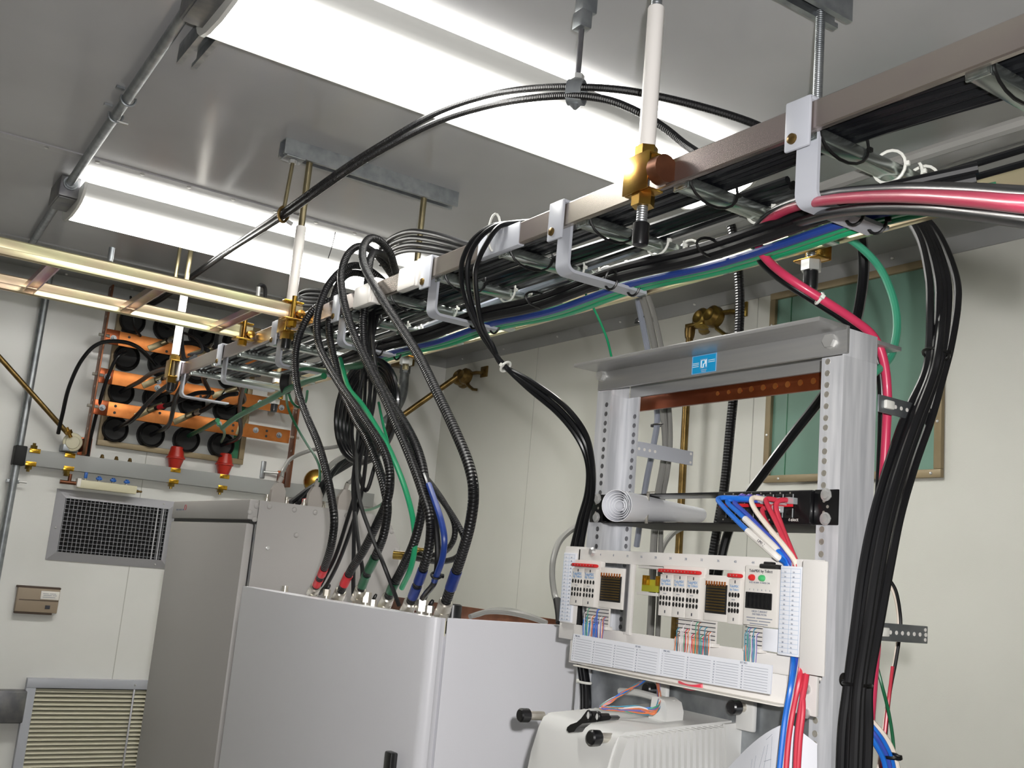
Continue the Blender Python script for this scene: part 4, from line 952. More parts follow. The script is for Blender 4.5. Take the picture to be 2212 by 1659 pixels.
c2 = thing('wide_cabinet', 'wide pale grey cabinet with bulging door, cables entering its top', 'cabinet')
y0, y1, zt = 1.556, 2.475, -.0785
pl = [(XC+.022, y0+.004)] + [(XC+.018-.018*math.sin(a), y0+.022-.020*math.cos(a)) for a in [math.pi/2*k/5 for k in range(6)]]
n = 16
for k in range(1, n+1):
    t = k/n; y = y0+.022+(y1-y0-.03)*t; pl.append((XC-.022*math.sin(math.pi*t*.95), y))
pl += [(XC+.012, y1), (XC+.028, y1), (XC+.028, y0+.004)]
dr = MB().prism(pl, (0, 0, FLOOR+.08), EX, EY, (0, 0, zt-FLOOR-.08)).build('door', 'cab_white', c2, 30)
h = at(847, 1645, 'x', XC-.014); MB().box(XC-.024, XC-.010, h.y-.012, h.y+.012, h.z-.16, h.z+.016, .003).build('handle', 'black', dr)
XE = 1.30
MB().box(XC+.032, XE, y0+.004, y1, FLOOR+.002, zt-.03, .003).build('body', 'cab_white', c2)
MB().box(XC+.031, XE, y0, y0+.0035, FLOOR+.03, zt+.001, .001).build('side_panel', 'cab_white', c2)
MB().box(XE-.004, XE, y0+.004, y1, zt-.03, zt+.002, .001).build('rear_lip', 'copper_edge', c2)
MB().box(XC+.0285, XC+.031, y0+.006, y1, zt-.03, zt-.004, .0005).build('front_lip', 'ivory', c2)
for px, py in ((617, 1262),):
    p = at(px, py, 'x', XC+.05); b = V3(XC+.05, p.y, zt-.03)
    MB().lathe(b, EZ, [(0, .012), (.025, .012), (.026, .009)], 16).build('eye_bolt', 'black', c2); MB().cyl(b+EZ*.026, b+EZ*.042, .0075, 14).build('eye_bolt_pin', 'nickel', c2)
# sockets / nuts on the roof
def cap_nut(px, py, x, r, h, label, m='nickel', dark=False):
    t = thing('roof_connector', label, 'connector', 'connectors on the wide cabinet roof'); p = at(px, py, 'x', x); b = V3(x, p.y, zt-.0298)
    H_ = p.z-b.z
    mb = MB().cyl(b, b+EZ*max(.01, H_-h/2), r*.8, 14); mb.build('base', m, t)
    mb = MB(); hexnut(mb, b+EZ*max(.01, H_-h/2), EZ, r, h); mb.build('nut', m, t)
    if dark: MB().lathe(b+EZ*(max(.01, H_-h/2)+h), (.3, -.3, 1), [(0, r*.5), (.008, r*.5), (.012, r*.3), (.0122, .001)], 10).build('dust_cap', 'black', t)
cap_nut(706, 1280, .955, .008, .014, 'small roof connector with a dust cap left of the single red band', dark=True)
cap_nut(791, 1290, .955, .0105, .02, 'free nickel nut on the roof between the green banded cables')
cap_nut(806, 1303, .95, .007, .014, 'smaller capped connector just right of the free nickel nut', dark=True)
cap_nut(912, 1308, .95, .012, .02, 'nickel nut on the roof right of the double blue bands', dark=True)
cap_nut(928, 1316, .945, .008, .012, 'small capped connector near the door corner', dark=True)
t = thing('black_plug', 'round black plug on the roof next to the single blue band', 'plug'); p = at(978, 1322, 'x', .985)
MB().lathe(V3(.985, p.y, zt-.0298), EZ, [(0, .019), (.022, .019), (.024, .016), (.05, .0155), (.052, .012)], 20).build('plug', 'black', t)
# ------------------------------------------------------------------ cables
def D(px, py, t): return FW*t + RT*((px-1106)/FPX*t) - UP*((py-829.5)/FPX*t)
def X(pl): return [at(a, b, 'x', c) for a, b, c in pl]
def Yp(pl): return [at(a, b, 'y', c) for a, b, c in pl]
def tie(pts_c, r, d, m, label, flat=1, cat='cable tie', head=True, rr=None):
    c = Vector(pts_c); x, y, d = frame(d); t = thing('cable_tie', label, cat, 'cable ties')
    MB().tube([c + x*(r*math.cos(a)) + y*((rr or r)*math.sin(a)) for a in [2*math.pi*k/18 for k in range(18)]], .0021, 6, closed=True).build('strap', m, t)
    if head: MB().obox(c - x*(r+.002), x, y, d, .0035, .003, .003, .001).build('head', m, t)
    return t
def band(par, pts, i0, i1, r, m):                          # tape wrapped round a cable between two spline samples
    return MB().tube(pts[i0:i1+1], r, 12).build('tape_band', m, par)
def feeder(label, plist, bands, r=.0086, conn=True, m='heliax_big'):
    t = thing('feeder_cable', label, 'cable', 'black feeder cables into the wide cabinet'); pts = spline(X(plist), 10)
    MB().tube(pts, r, 12).build('jacket', m, t)
    L = [0]
    for i in range(len(pts)-1, 0, -1): L.append(L[-1] + (pts[i]-pts[i-1]).length)
    def idx(d): return len(pts)-1-min(range(len(L)), key=lambda k: abs(L[k]-d))
    fine = []
    for a, b_, mm in bands:                                # distances up from the connector
        i, j = idx(b_), idx(a); i = min(i, j-1); p, q = pts[i], pts[j]
        MB().tube(pts[i:j+1], r+.0009, 12).build('tape_band', mm, t)
    if conn:
        d = (pts[-1]-pts[-4]).normalized(); p = pts[-1]
        MB().lathe(p-d*.012, d, [(0, r+.001), (.002, r+.0035), (.022, r+.0035), (.023, r+.002)], 16).build('connector', 'nickel', t)
        mb = MB(); hexnut(mb, p+d*.008, d, r+.0052, .016); mb.build('coupling_nut', 'nickel', t)
    return t
A = [(905, 640, 1.15), (870, 622, 1.13), (856, 590, 1.09), (843, 548, 1.04), (820, 520, .99), (798, 516, .955), (784, 538, .925), (786, 572, .91), (805, 610, .90), (832, 655, .895), (868, 710, .89), (908, 775, .885), (945, 850, .88), (985, 935, .88), (1013, 1005, .885), (1023, 1062, .89), (1016, 1130, .90), (997, 1200, .915), (975, 1265, .93), (960, 1310, .94)]
feeder('feeder cable with one blue band, rightmost into the cabinet', A, [(.045, .085, 'tape_blue')], .0092)
B = [(900, 632, 1.19), (866, 600, 1.14), (838, 560, 1.08), (812, 545, 1.0), (800, 560, .955), (795, 600, .935), (790, 650, .925), (785, 700, .92), (790, 760, .915), (812, 810, .91), (845, 868, .905), (880, 925, .905), (905, 980, .905), (917, 1040, .908), (911, 1105, .912), (895, 1170, .918), (872, 1222, .925), (850, 1264, .935), (836, 1296, .945)]
feeder('feeder cable with a dark green band, second nut left of the blue bands', B, [(.03, .06, 'tape_green')], .0086)
C = [(890, 655, 1.2), (850, 600, 1.13), (815, 552, 1.05), (782, 532, .98), (755, 545, .935), (738, 585, .905), (739, 630, .89), (750, 680, .885), (768, 730, .885), (800, 800, .885), (826, 850, .885), (855, 915, .885), (885, 985, .888), (912, 1060, .893), (929, 1120, .898), (928, 1175, .905), (915, 1226, .915), (897, 1275, .927), (884, 1307, .937)]
feeder('feeder cable with two blue bands', C, [(.025, .055, 'tape_blue'), (.07, .1, 'tape_blue')], .0086)
Dd = [(860, 640, 1.12), (820, 600, 1.06), (780, 575, 1.0), (745, 580, .945), (712, 612, .91), (692, 655, .89), (684, 700, .88), (689, 745, .878), (707, 785, .878), (735, 832, .878), (765, 875, .88), (800, 925, .885), (828, 970, .89), (842, 1020, .895), (838, 1075, .90), (815, 1130, .91), (785, 1190, .92), (758, 1232, .93), (733, 1284, .94)]
feeder('feeder cable with a single red band', Dd, [(.035, .065, 'tape_red')], .0086)
E_ = [(850, 660, 1.1), (800, 640, 1.03), (755, 640, .97), (712, 650, .925), (675, 672, .90), (650, 715, .885), (638, 770, .875), (643, 840, .87), (663, 900, .868), (688, 960, .868), (705, 1020, .87), (717, 1080, .873), (722, 1128, .878), (715, 1180, .89), (700, 1228, .91), (680, 1272, .93)]
feeder('feeder cable with two red bands, leftmost into the cabinet', E_, [(.022, .048, 'tape_red'), (.062, .09, 'tape_red')], .0083)
F_ = [(845, 625, 1.12), (800, 598, 1.05), (760, 590, .99), (732, 612, .95), (716, 660, .925), (711, 710, .915), (718, 760, .91), (738, 838, .905), (771, 911, .90), (795, 951, .90), (818, 1010, .90), (832, 1062, .90), (837, 1102, .903), (828, 1158, .91), (808, 1208, .92), (790, 1245, .93), (777, 1280, .94)]
feeder('feeder cable with two dark green bands', F_, [(.02, .06, 'tape_green'), (.075, .115, 'tape_green')], .0084)
# thinner black cables falling beside the feeders
TH = [([(812, 630, 1.0), (806, 690, .96), (806, 745, .945), (812, 800, .94), (806, 880, .935), (788, 950, .93), (772, 1020, .93), (766, 1110, .935), (764, 1200, .94), (763, 1296, .95)], 'thin black cable falling straight between the green and red bands'),
      ([(806, 632, 1.02), (799, 690, .97), (797, 745, .955), (803, 800, .95), (795, 880, .945), (778, 950, .94), (765, 1015, .935), (764, 1080, .935), (775, 1180, .935), (783, 1240, .94), (772, 1296, .95)], 'thin black cable bowing right beside the straight one'),
      ([(790, 780, 1.0), (786, 900, .96), (780, 980, .945), (768, 1060, .94), (748, 1130, .94), (725, 1200, .942), (700, 1250, .945), (684, 1278, .95)], 'thin black cable crossing left to the two red bands, upper one'),
      ([(800, 790, 1.0), (798, 900, .965), (792, 980, .95), (780, 1070, .945), (757, 1145, .945), (733, 1210, .947), (708, 1260, .95), (690, 1282, .955)], 'thin black cable crossing left to the two red bands, lower one'),
      ([(782, 800, .98), (776, 900, .94), (770, 1000, .915), (777, 1080, .905), (800, 1150, .90), (825, 1210, .905), (845, 1262, .925), (862, 1308, .95)], 'thin black cable slanting right across the feeders'),
      ([(826, 640, 1.05), (812, 700, .99), (795, 770, .96), (775, 850, .955), (760, 930, .95), (770, 1000, .95), (790, 1060, .95), (812, 1000, .96)], 'black cable curling back up behind the feeders')]
for pl, lb in TH: cable('thin_cable', lb, X(pl), .0042, 'cable_soft', 'thin black cables beside the feeders', n=8)
# coiled slack hanging from the hanger arm
for k in range(5):
    cx, cy, w_, h_ = 793+k*2, 888+k*3, 66-k*6, 112-k*5; x = 1.02+k*.012; rot = .12
    pts = [at(cx + w_*math.cos(a)*math.cos(rot)-h_*math.sin(a)*math.sin(rot), cy + h_*math.sin(a), 'x', x+.02*math.sin(a)) for a in [2*math.pi*i/36 for i in range(36)]]
    o = MB().tube(pts, .0062, 8, closed=True).build('cable_coil', 'cable_black')
    tag(o, ('outermost', 'second', 'third', 'fourth', 'innermost')[k]+' black slack coil hanging behind the feeder cables', 'cable', 'slack coils')
# two black cables looping right and back to the brass ends
for k, pl in enumerate(([(885, 960, .97), (905, 1010, .965), (940, 1060, .96), (975, 1110, .96), (1000, 1155, .965), (1003, 1180, .97), (985, 1205, .98), (950, 1213, .99), (910, 1208, 1.0), (880, 1202, 1.01)],
                        [(875, 950, .99), (900, 1005, .985), (935, 1050, .98), (962, 1090, .98), (981, 1130, .985), (980, 1165, .99), (960, 1192, 1.0), (925, 1200, 1.01), (890, 1190, 1.02)])):
    cable('loop_cable', ('outer' if k == 0 else 'inner')+' black cable looping right behind the single blue band', X(pl), .0055, 'heliax', 'looping black cables')
for px, py, lb in ((866, 1200, 'brass cable end by the tall cabinet edge'), (904, 1192, 'brass cable end behind the double blue bands')):
    p = at(px, py, 'x', 1.015); t = thing('brass_end', lb, 'connector', 'brass cable ends'); MB().cyl(p+V3(-.012, .01, 0), p+V3(.012, -.008, 0), .009, 12).build('ferrule', 'brassy', t); mb = MB(); hexnut(mb, p+V3(.012, -.008, 0), (1, -.7, 0), .0105, .008); mb.build('nut', 'brassy', t)
# green and blue leads among the feeders
cable('green_cable', 'green ground cable weaving down through the feeders', X([(735, 775, .97), (752, 835, .94), (782, 873, .925), (812, 920, .915), (836, 960, .91), (855, 1002, .908), (876, 1058, .91), (892, 1121, .915), (896, 1180, .92), (886, 1231, .925), (868, 1270, .94)]), .0052, 'cable_green', 'green leads')
cable('green_cable', 'thin green lead curling back to the tall cabinet roof', X([(818, 870, 1.0), (828, 919, .97), (838, 960, .955), (836, 1010, .95), (842, 1050, .95), (828, 1085, .99), (805, 1099, 1.06), (783, 1103, 1.12)]), .003, 'cable_green', 'green leads')
cable('blue_cable', 'blue lead beside the single blue band, tied to a black cable', X([(926, 1046, .90), (940, 1085, .90), (953, 1125, .90), (960, 1165, .902), (956, 1205, .908), (945, 1238, .915), (938, 1255, .92)]), .0055, 'cable_blue', 'blue leads')
cable('black_lead', 'black lead under the blue lead ending at the nickel nut', X([(900, 990, .91), (922, 1040, .905), (938, 1110, .905), (945, 1170, .91), (945, 1220, .915), (938, 1258, .925), (922, 1280, .935), (913, 1292, .945)]), .0055, 'cable_black', 'black leads')
tie(at(942, 1243, 'x', .917), .0085, at(938, 1258, 'x', .925)-at(945, 1220, 'x', .915), 'tie_black', 'black tie joining the blue lead to a black cable')

# cables over the top of the ladder running right from the loops
for k, (dz, lb) in enumerate(((0, 'upper'), (14, 'second'), (28, 'third'), (40, 'lowest'))):
    q = .014*k; pl = [(822, 535+dz*.9, 1.16+q), (850, 512+dz*.95, 1.13+q), (885, 500+dz, 1.09+q), (925, 503+dz, 1.06+q), (965, 513+dz*.9, 1.03+q), (1005, 526+dz*.7, 1.0+q), (1050, 535+dz*.3, .98+q), (1100, 535, .965+q)]
    cable('ladder_cable', lb+' of four black cables bowing above the ladder right of the loops', X(pl), .0062, 'cable_soft', 'cables bowing over the ladder')
for k in range(3):
    cable('coil_end', ('upper', 'middle', 'lower')[k]+' grey-black coil end peeking out left of the cable loops', X([(700, 628+k*9, 1.0), (668, 627+k*9, .99), (650, 633+k*9, .985), (652, 642+k*8, .985), (675, 645+k*8, .99), (705, 646+k*8, 1.0)]), .0055, 'cable_soft', 'coil ends')

# ------------------------------------------------------------------ cables lying on the ladder
def lay(name, label, xs, z, r, m, group, ys=(-.45, 0, .4, .6, .8, 1.0, 1.25, 1.5, 1.75, 2.0, 2.2)):
    pts = []
    for i, y in enumerate(ys):
        x = xs(y) if callable(xs) else xs
        pts.append((x, y, ZT(y)-.025+r+z+random.uniform(-.0015, .0015)))
    return cable(name, label, pts, r, m, group, n=8, k=5)
num = ('first', 'second', 'third', 'fourth', 'fifth', 'sixth', 'seventh', 'eighth', 'ninth', 'tenth', 'eleventh', 'twelfth', 'thirteenth', 'fourteenth', 'fifteenth', 'sixteenth')
for k in range(7):
    def xs(y, k=k):
        base = .932+k*.0118
        if y < .8: base += (.8-y)*.10
        return base
    lay('coax_cable', num[k]+' black cable from the near rail on the ladder', xs, 0 if k % 2 else .003, .0062, 'cable_black', 'black cables on the ladder', ys=(-.45, 0, .4, .6, .8, 1.0, 1.25, 1.5, 1.75, 2.0, 2.3, 2.7, 3.1, 3.35))
for k in range(4):
    lay('coax_cable', num[k]+' black cable of the upper layer on the ladder', lambda y, k=k: .94+k*.0125+(max(0, .8-y))*.09, .0115, .006, 'cable_black', 'upper black cables on the ladder')
lay('grey_cable', 'thick grey cable lying along the middle of the ladder', lambda y: 1.115-.02*math.sin(y*2), 0, .0085, 'cable_greyb', None, ys=(-.45, 0, .4, .8, 1.0, 1.25, 1.4))
lay('grey_cable', 'blue-grey cable in the ladder between the middle and third hanger', lambda y: 1.10+.06*(y-1.5), -.002, .0085, 'cable_grey', None, ys=(1.32, 1.5, 1.75, 2.0, 2.4))
for k in range(6):
    lay('mid_cable', num[k]+' black cable of the middle bundle on the ladder', lambda y, k=k: 1.035+k*.0115+.012*math.sin(y*2.2+k*.5), 0 if k % 2 else .004, .0058, 'cable_black', 'middle black cables on the ladder', ys=(.95, 1.1, 1.25, 1.5, 1.75, 2.0, 2.3, 2.7, 3.1, 3.3))
for k in range(5):
    lay('flat_cable', num[k]+' slim black cable toward the far rail of the ladder', lambda y, k=k: 1.14+k*.011+.01*math.sin(y*3+k), 0, .0052, 'cable_black', 'slim black cables on the ladder', ys=(1.25, 1.5, 1.75, 2.0, 2.25, 2.5, 2.8, 3.1))
for k in range(2):
    lay('side_cable', ('nearer', 'farther')[k]+' lone black cable beside the far rail', lambda y, k=k: 1.165+k*.04-.015*y, 0, .005, 'cable_black', 'far side cables', ys=(-.45, 0, .4, .8, 1.1, 1.4))
# lashings on the rungs
for i, y in enumerate(RY[4:12]):
    z = ZT(y)-.026
    tie((.968, y-.015, z-.002), .046, (0, 1, 0), 'tie_black', 'black lashing round the cable bundle at the %s rung from the right' % num[i], rr=.030)
    for j, x in enumerate((1.075, 1.11, 1.145)[: 3 if i > 0 else 3]):
        tie((x, y, z-.002), .021, (1, .25, 0), 'tie_white', '%s white tie on the %s rung from the right' % (('near', 'middle', 'far')[j], num[i]), rr=.022)
tie(at(1068, 502, 'x', .905), .012, (0, 1, 0), 'tie_white', 'white tie strapping the loose pair over the near rail', rr=.034)

# bundle carried in the grey hangers
hy = [(-.2, 0), (.2, 0), (.5, 0), (.68, .0), (.807, 0), (.95, -.006), (1.1, -.008), (1.296, 0), (1.5, -.009), (1.715, 0), (1.92, -.006), (2.125, 0), (2.4, -.01)]
def hung(name, label, x, dz, r, m, upto=2.4, start=.6, g='cables in the grey hangers'):
    pts = []
    for y, s in hy:
        if y < start or y > upto: continue
        z0 = (ZT(y)-.108 if y > 1 else ZT(.807)-.117) + .005 + r + dz + s
        xx = x + (.03 if y > 1 else .012)
        if y < .8: xx += (.807-y)*.5; z0 += (.807-y)*.16
        pts.append((xx, y, z0))
    return cable(name, label, pts, r, m, g, n=10)
hung('bundle_cable', 'thick black power cable in the grey hangers, nearest the rail', .992, 0, .0085, 'cable_soft')
hung('bundle_cable', 'blue cable in the grey hangers', 1.0185, -.002, .0058, 'cable_blue')
hung('bundle_cable', 'thick green cable in the grey hangers', 1.034, 0, .0092, 'cable_green')
hung('bundle_cable', 'second green cable in the grey hangers, toward the tips', 1.048, -.001, .0058, 'cable_green')
hung('bundle_cable', 'black cable on top of the bundle in the grey hangers', .995, .0165, .0075, 'cable_soft', start=.65)
for i, (y, *_r) in enumerate(HG[:4]):
    z = (ZT(y)-.108 if y > 1 else ZT(y)-.122)
    for j, x in enumerate((1.0, 1.043) if i == 0 else (1.015, 1.062)):
        tie((x, y-.008, z+.010), .012, (1, .35, 0), 'tie_black', '%s black tie on the %s grey hanger arm' % (('inner', 'outer')[j], ('nearest', 'middle', 'third', 'fourth')[i]), rr=.0165)
for y, lb in ((1.06, 'black tie round the hung bundle between the two nearest hangers'), (1.49, 'black tie round the hung bundle before the third hanger')):
    tie((1.013, y, ZT(y)-.108+.012), .028, (0, 1, 0), 'tie_black', lb, rr=.0135)

# pink and black power leads from the right
PK = [D(2330, 446, .60), D(2212, 441, .66), D(2100, 431, .76), D(1980, 424, .90), D(1880, 425, 1.06), D(1790, 432, 1.20), D(1720, 446, 1.32), D(1670, 469, 1.40), D(1641, 500, 1.45), D(1640, 535, 1.47), D(1662, 566, 1.46), D(1706, 602, 1.43), D(1775, 646, 1.42), D(1840, 688, 1.43), D(1885, 725, 1.44), D(1908, 775, 1.44), D(1917, 850, 1.44), D(1914, 940, 1.43), D(1905, 1100, 1.42), D(1900, 1250, 1.41), D(1893, 1380, 1.40), D(1884, 1500, 1.38), D(1870, 1680, 1.36)]
cable('power_lead', 'pink power lead swooping from the right edge down behind the rack', PK, .0062, 'cable_pink', 'power leads from the right', n=12)
KB = [D(2330, 428, .62), D(2212, 421, .68), D(2100, 412, .79), D(1980, 408, .93), D(1880, 411, 1.09), D(1790, 420, 1.23), D(1720, 436, 1.35), D(1665, 462, 1.43), D(1632, 498, 1.48), D(1631, 535, 1.50), D(1652, 572, 1.485), D(1698, 610, 1.45), D(1768, 654, 1.44), D(1832, 696, 1.45), D(1876, 735, 1.46), D(1898, 790, 1.46), D(1906, 870, 1.46), D(1903, 1000, 1.45), D(1896, 1150, 1.44), D(1888, 1400, 1.42), D(1862, 1680, 1.38)]
cable('power_lead', 'black power lead running just above the pink one', KB, .0062, 'cable_black', 'power leads from the right', n=12)
KC = [D(2330, 486, .62), D(2212, 472, .68), D(2110, 460, .78), D(2020, 451, .88), D(1940, 449, 1.0), D(1860, 452, 1.12), D(1790, 462, 1.24), D(1720, 482, 1.36), D(1660, 505, 1.46)]
cable('power_lead', 'shiny black lead below the pink one at the right edge', KC, .0068, 'cable_black', 'power leads from the right', n=12)
tie(D(1770, 645, 1.42), .008, D(1840, 688, 1.43)-D(1706, 602, 1.43), 'tie_white', 'white tie on the pink power lead above the rack')
# pale green drop
cable('green_drop', 'pale green cable drooping beside the green wall panel', Yp([(1760, 492, 1.06), (1800, 500, 1.04), (1850, 527, 1.01), (1898, 575, .98), (1928, 640, .95), (1938, 705, .93), (1926, 765, .91), (1898, 798, .90), (1870, 815, .90)]), .0058, 'cable_green_pale', n=10)
# black bundle falling right of the rack
for k, (o1, o2, o3, yy) in enumerate(((-31, -30, -30, .880), (-12, -11, -11, .868), (8, 8, 8, .862), (28, 28, 27, .872), (-3, -2, -2, .846))):
    pl = [(1950+o1*.6, 462, 1.05), (1985+o1*.7, 478, 1.0), (2015+o1*.8, 525, .95), (2037+o1, 600, .90), (2040+o1, 660, .88), (2032+o1*.8, 745, yy), (2018+o2*.7, 810, yy), (1985+o2, 900, yy), (1950+o2, 1000, yy), (1918+o2, 1110, yy-.01), (1894+o2, 1230, yy-.015), (1874+o3*.9, 1360, yy-.02), (1856+o3*.8, 1480, yy-.025), (1850+o3, 1580, yy-.025), (1845+o3, 1720, yy-.025)]
    cable('drop_cable', ('leftmost', 'second', 'third', 'rightmost', 'front')[k]+' black cable of the bundle falling along the rack post', Yp(pl), .0057, 'cable_soft', 'black bundle along the rack post', n=10)
tie(at(2022, 765, 'y', .865), .0175, at(2018, 810, 'y', .86)-at(2032, 745, 'y', .86), 'tie_black', 'black tie round the falling bundle beside the wall panel')
tie(at(1852, 1478, 'y', .845), .0165, (0, 0, 1), 'tie_black', 'black tie fixing the bundle to a hole in the rack post')
t = thing('post_grommet', 'round hole in the rack post with the tie passing through', 'grommet'); p = at(1822, 1468, 'y', .8797)
MB().lathe(p, (0, -1, 0), [(0, .0085), (.0006, .0085), (.0008, .006), (.0003, .0055), (.0003, .0004)], 18).build('ring', 'black_matte', t)
# wires behind the rack post at the right
for pl, r, m, lb in (([(1900, 1180, 1.0), (1912, 1235, .98), (1935, 1275, .97), (1945, 1330, .97), (1944, 1370, .97), (1935, 1430, .97), (1922, 1500, .97), (1912, 1600, .97), (1900, 1690, .97)], .0024, 'cable_soft', 'thin black wire bowing out behind the lower cable bracket'),
                     ([(1898, 1190, 1.0), (1908, 1240, .985), (1930, 1280, .975), (1940, 1330, .975), (1939, 1380, .975), (1930, 1440, .975), (1916, 1520, .975), (1905, 1600, .975), (1893, 1690, .975)], .0022, 'patch_white', 'thin white wire bowing out behind the lower cable bracket'),
                     ([(1884, 1370, .96), (1890, 1420, .96), (1905, 1480, .95), (1920, 1540, .95), (1930, 1610, .95), (1932, 1690, .95)], .0024, 'cable_green_dark', 'thin green wire under the lower cable bracket'),
                     ([(1896, 1330, .97), (1898, 1400, .97), (1888, 1470, .965), (1884, 1485, .965)], .0032, 'cable_pink', 'short pink wire end under the lower cable bracket'),
                     ([(1928, 1440, .965), (1920, 1510, .96), (1912, 1580, .96), (1902, 1690, .96)], .0024, 'patch_red', 'thin red wire behind the blue patch bundle')):
    cable('side_wire', lb, Yp(pl), r, m, 'wires beside the rack post', n=7)
for k, (dx, m, lb) in enumerate(((-14, 'patch_blue', 'inner'), (-5, 'patch_blue_dark', 'second'), (3, 'patch_blue', 'third'), (12, 'patch_white', 'white outer'))):
    cable('patch_bundle', lb+(' cable' if 'white' in lb else ' blue cable')+' of the tied bundle at the bottom right', Yp([(1862+dx*.3, 1548-dx*.6, .93), (1885+dx*.7, 1575-dx*.5, .90), (1908+dx, 1608-dx*.3, .89), (1925+dx, 1650, .885), (1934+dx, 1720, .88)]), .0036, m, 'tied patch bundle', n=8)
tie(at(1921, 1632, 'y', .885), .0125, (.3, 0, -1), 'tie_black', 'black tie round the blue patch bundle at the bottom right', rr=.007)

# loose pair over the near rail dropping to the rack
for k, dx in enumerate((0, 13, 30)):
    e = (0, 0, 12)[k]
    pl = [(1150, 478, .96), (1105+dx*.3, 482, .92), (1060+dx*.6, 490, .895), (1022+dx*.9, 518+e, .885), (1000+dx, 560+e, .885), (997+dx, 605, .89), (1008+dx*.8, 655, .90), (1030+dx*.4, 705, .91), (1055+dx*.25, 745, .92), (1092-dx*.2, 792-dx*.1, .935), (1140+dx*.2, 838-dx*.5, .955), (1205+dx*.3, 893-dx*.7, .985), (1250+dx*.4, 950-dx*.6, 1.01), (1270+dx*.3, 1005-dx*.3, 1.03), (1268+dx*.4, 1065, 1.05), (1250+dx*.5, 1130, 1.065), (1232+dx*.7, 1210, 1.075), (1228+dx*.8, 1300, 1.08), (1240+dx*.5, 1370, 1.08), (1252+dx*.4, 1440, 1.075), (1259+dx*.4, 1500, 1.07), (1258+dx*.4, 1600, 1.07)]
    cable('loose_cable', ('left', 'middle', 'right')[k]+' of three loose black cables dropping from the rail past the rack', X(pl), .0046, 'cable_black', 'loose cables dropping to the rack', n=9)
tie(at(1092, 792, 'x', .935), .010, at(1140, 838, 'x', .955)-at(1055, 745, 'x', .92), 'tie_white', 'white tie on the loose cables left of the rack')
tie(at(1263, 1474, 'x', 1.07), .0135, EZ, 'tie_white', 'clear tie on the loose cables at the rack foot', rr=.007)

# grey cables behind the rack and black runs to the wall
GR = [([(1335, 560, 1.16), (1355, 580, 1.2), (1372, 620, 1.25), (1382, 670, 1.28), (1397, 745, 1.32), (1410, 830, 1.34), (1420, 900, 1.35), (1410, 970, 1.35), (1398, 1030, 1.36), (1388, 1090, 1.38), (1375, 1180, 1.4)], .0062, 'cable_grey', 'blue-grey cable falling behind the rack'),
      ([(1345, 575, 1.18), (1368, 600, 1.22), (1390, 650, 1.27), (1408, 720, 1.31), (1424, 800, 1.34), (1432, 880, 1.35), (1438, 960, 1.36), (1432, 1010, 1.36), (1420, 1080, 1.36), (1412, 1180, 1.36), (1408, 1300, 1.36), (1402, 1420, 1.36)], .0072, 'cable_greyb', 'thick grey cable falling behind the rack'),
      ([(1350, 565, 1.2), (1375, 590, 1.24), (1400, 640, 1.28), (1418, 700, 1.32), (1436, 790, 1.35), (1446, 890, 1.36), (1448, 960, 1.36), (1442, 1020, 1.36), (1430, 1100, 1.37), (1424, 1300, 1.37), (1418, 1420, 1.37)], .0048, 'cable_greyb', 'slim grey cable right of the thick one behind the rack'),
      ([(1475, 1140, 1.5), (1450, 1155, 1.42), (1430, 1185, 1.38), (1422, 1230, 1.37)], .0055, 'cable_greyb', 'grey cable branching off behind the white panel')]
for pl, r, m, lb in GR: cable('grey_drop', lb, X(pl), r, m, 'grey cables behind the rack', n=9)
tie(at(1390, 690, 'x', 1.3), .019, (.1, .1, 1), 'tie_black', 'black tie on the grey cables above the rack', rr=.012)
tie(at(1425, 918, 'x', 1.355), .0185, EZ, 'tie_black', 'black tie on the grey cables inside the rack opening', rr=.010)
cable('wall_feeder', 'ribbed black cable hanging straight behind the rack', X([(1560, 430, 1.5), (1580, 490, 1.52), (1592, 560, 1.53), (1598, 640, 1.54), (1596, 720, 1.54), (1588, 820, 1.54), (1578, 920, 1.54), (1565, 1050, 1.54), (1548, 1150, 1.54), (1532, 1250, 1.54), (1522, 1330, 1.54)]), .0098, 'heliax_big', 'black runs behind the rack')
cable('wall_feeder', 'black cable slanting behind the rack across the green panel', X([(1856, 470, 1.3), (1862, 520, 1.34), (1866, 580, 1.36), (1860, 640, 1.38), (1846, 705, 1.4), (1815, 790, 1.42), (1778, 855, 1.43), (1710, 942, 1.44), (1650, 1022, 1.45), (1608, 1080, 1.45), (1575, 1145, 1.45), (1555, 1220, 1.45), (1540, 1300, 1.45)]), .0088, 'cable_black', 'black runs behind the rack')
cable('green_wire', 'thin bright green wire dropping from the ladder to the rack top', X([(1262, 630, 1.10), (1275, 652, 1.10), (1295, 692, 1.11), (1312, 735, 1.12), (1322, 778, 1.12), (1328, 815, 1.12)]), .0022, 'cable_green', cat='wire', n=7)
cable('grey_pigtail', 'grey pigtail rising left of the white panel', X([(1300, 1110, 1.3), (1250, 1135, 1.2), (1212, 1165, 1.14), (1196, 1205, 1.11), (1193, 1245, 1.1), (1198, 1285, 1.095), (1204, 1300, 1.09)]), .0055, 'cable_greyb')
cable('black_pigtail', 'black plug sleeve below the grey pigtail', X([(1203, 1295, 1.09), (1207, 1320, 1.085), (1209, 1345, 1.08)]), .0068, 'black_matte')
for k in range(3): cable('roof_cable', ('back', 'middle', 'front')[k]+' grey cable lying on the wide cabinet roof', X([(1015+k*8, 1332-k*2, 1.08+k*.03), (1050+k*8, 1322-k*2, 1.12+k*.03), (1095+k*6, 1323-k*2, 1.16+k*.03), (1140+k*4, 1332, 1.17+k*.03), (1180, 1345, 1.18+k*.03)]), .005, 'cable_greyb', 'grey cables on the cabinet roof', n=8)

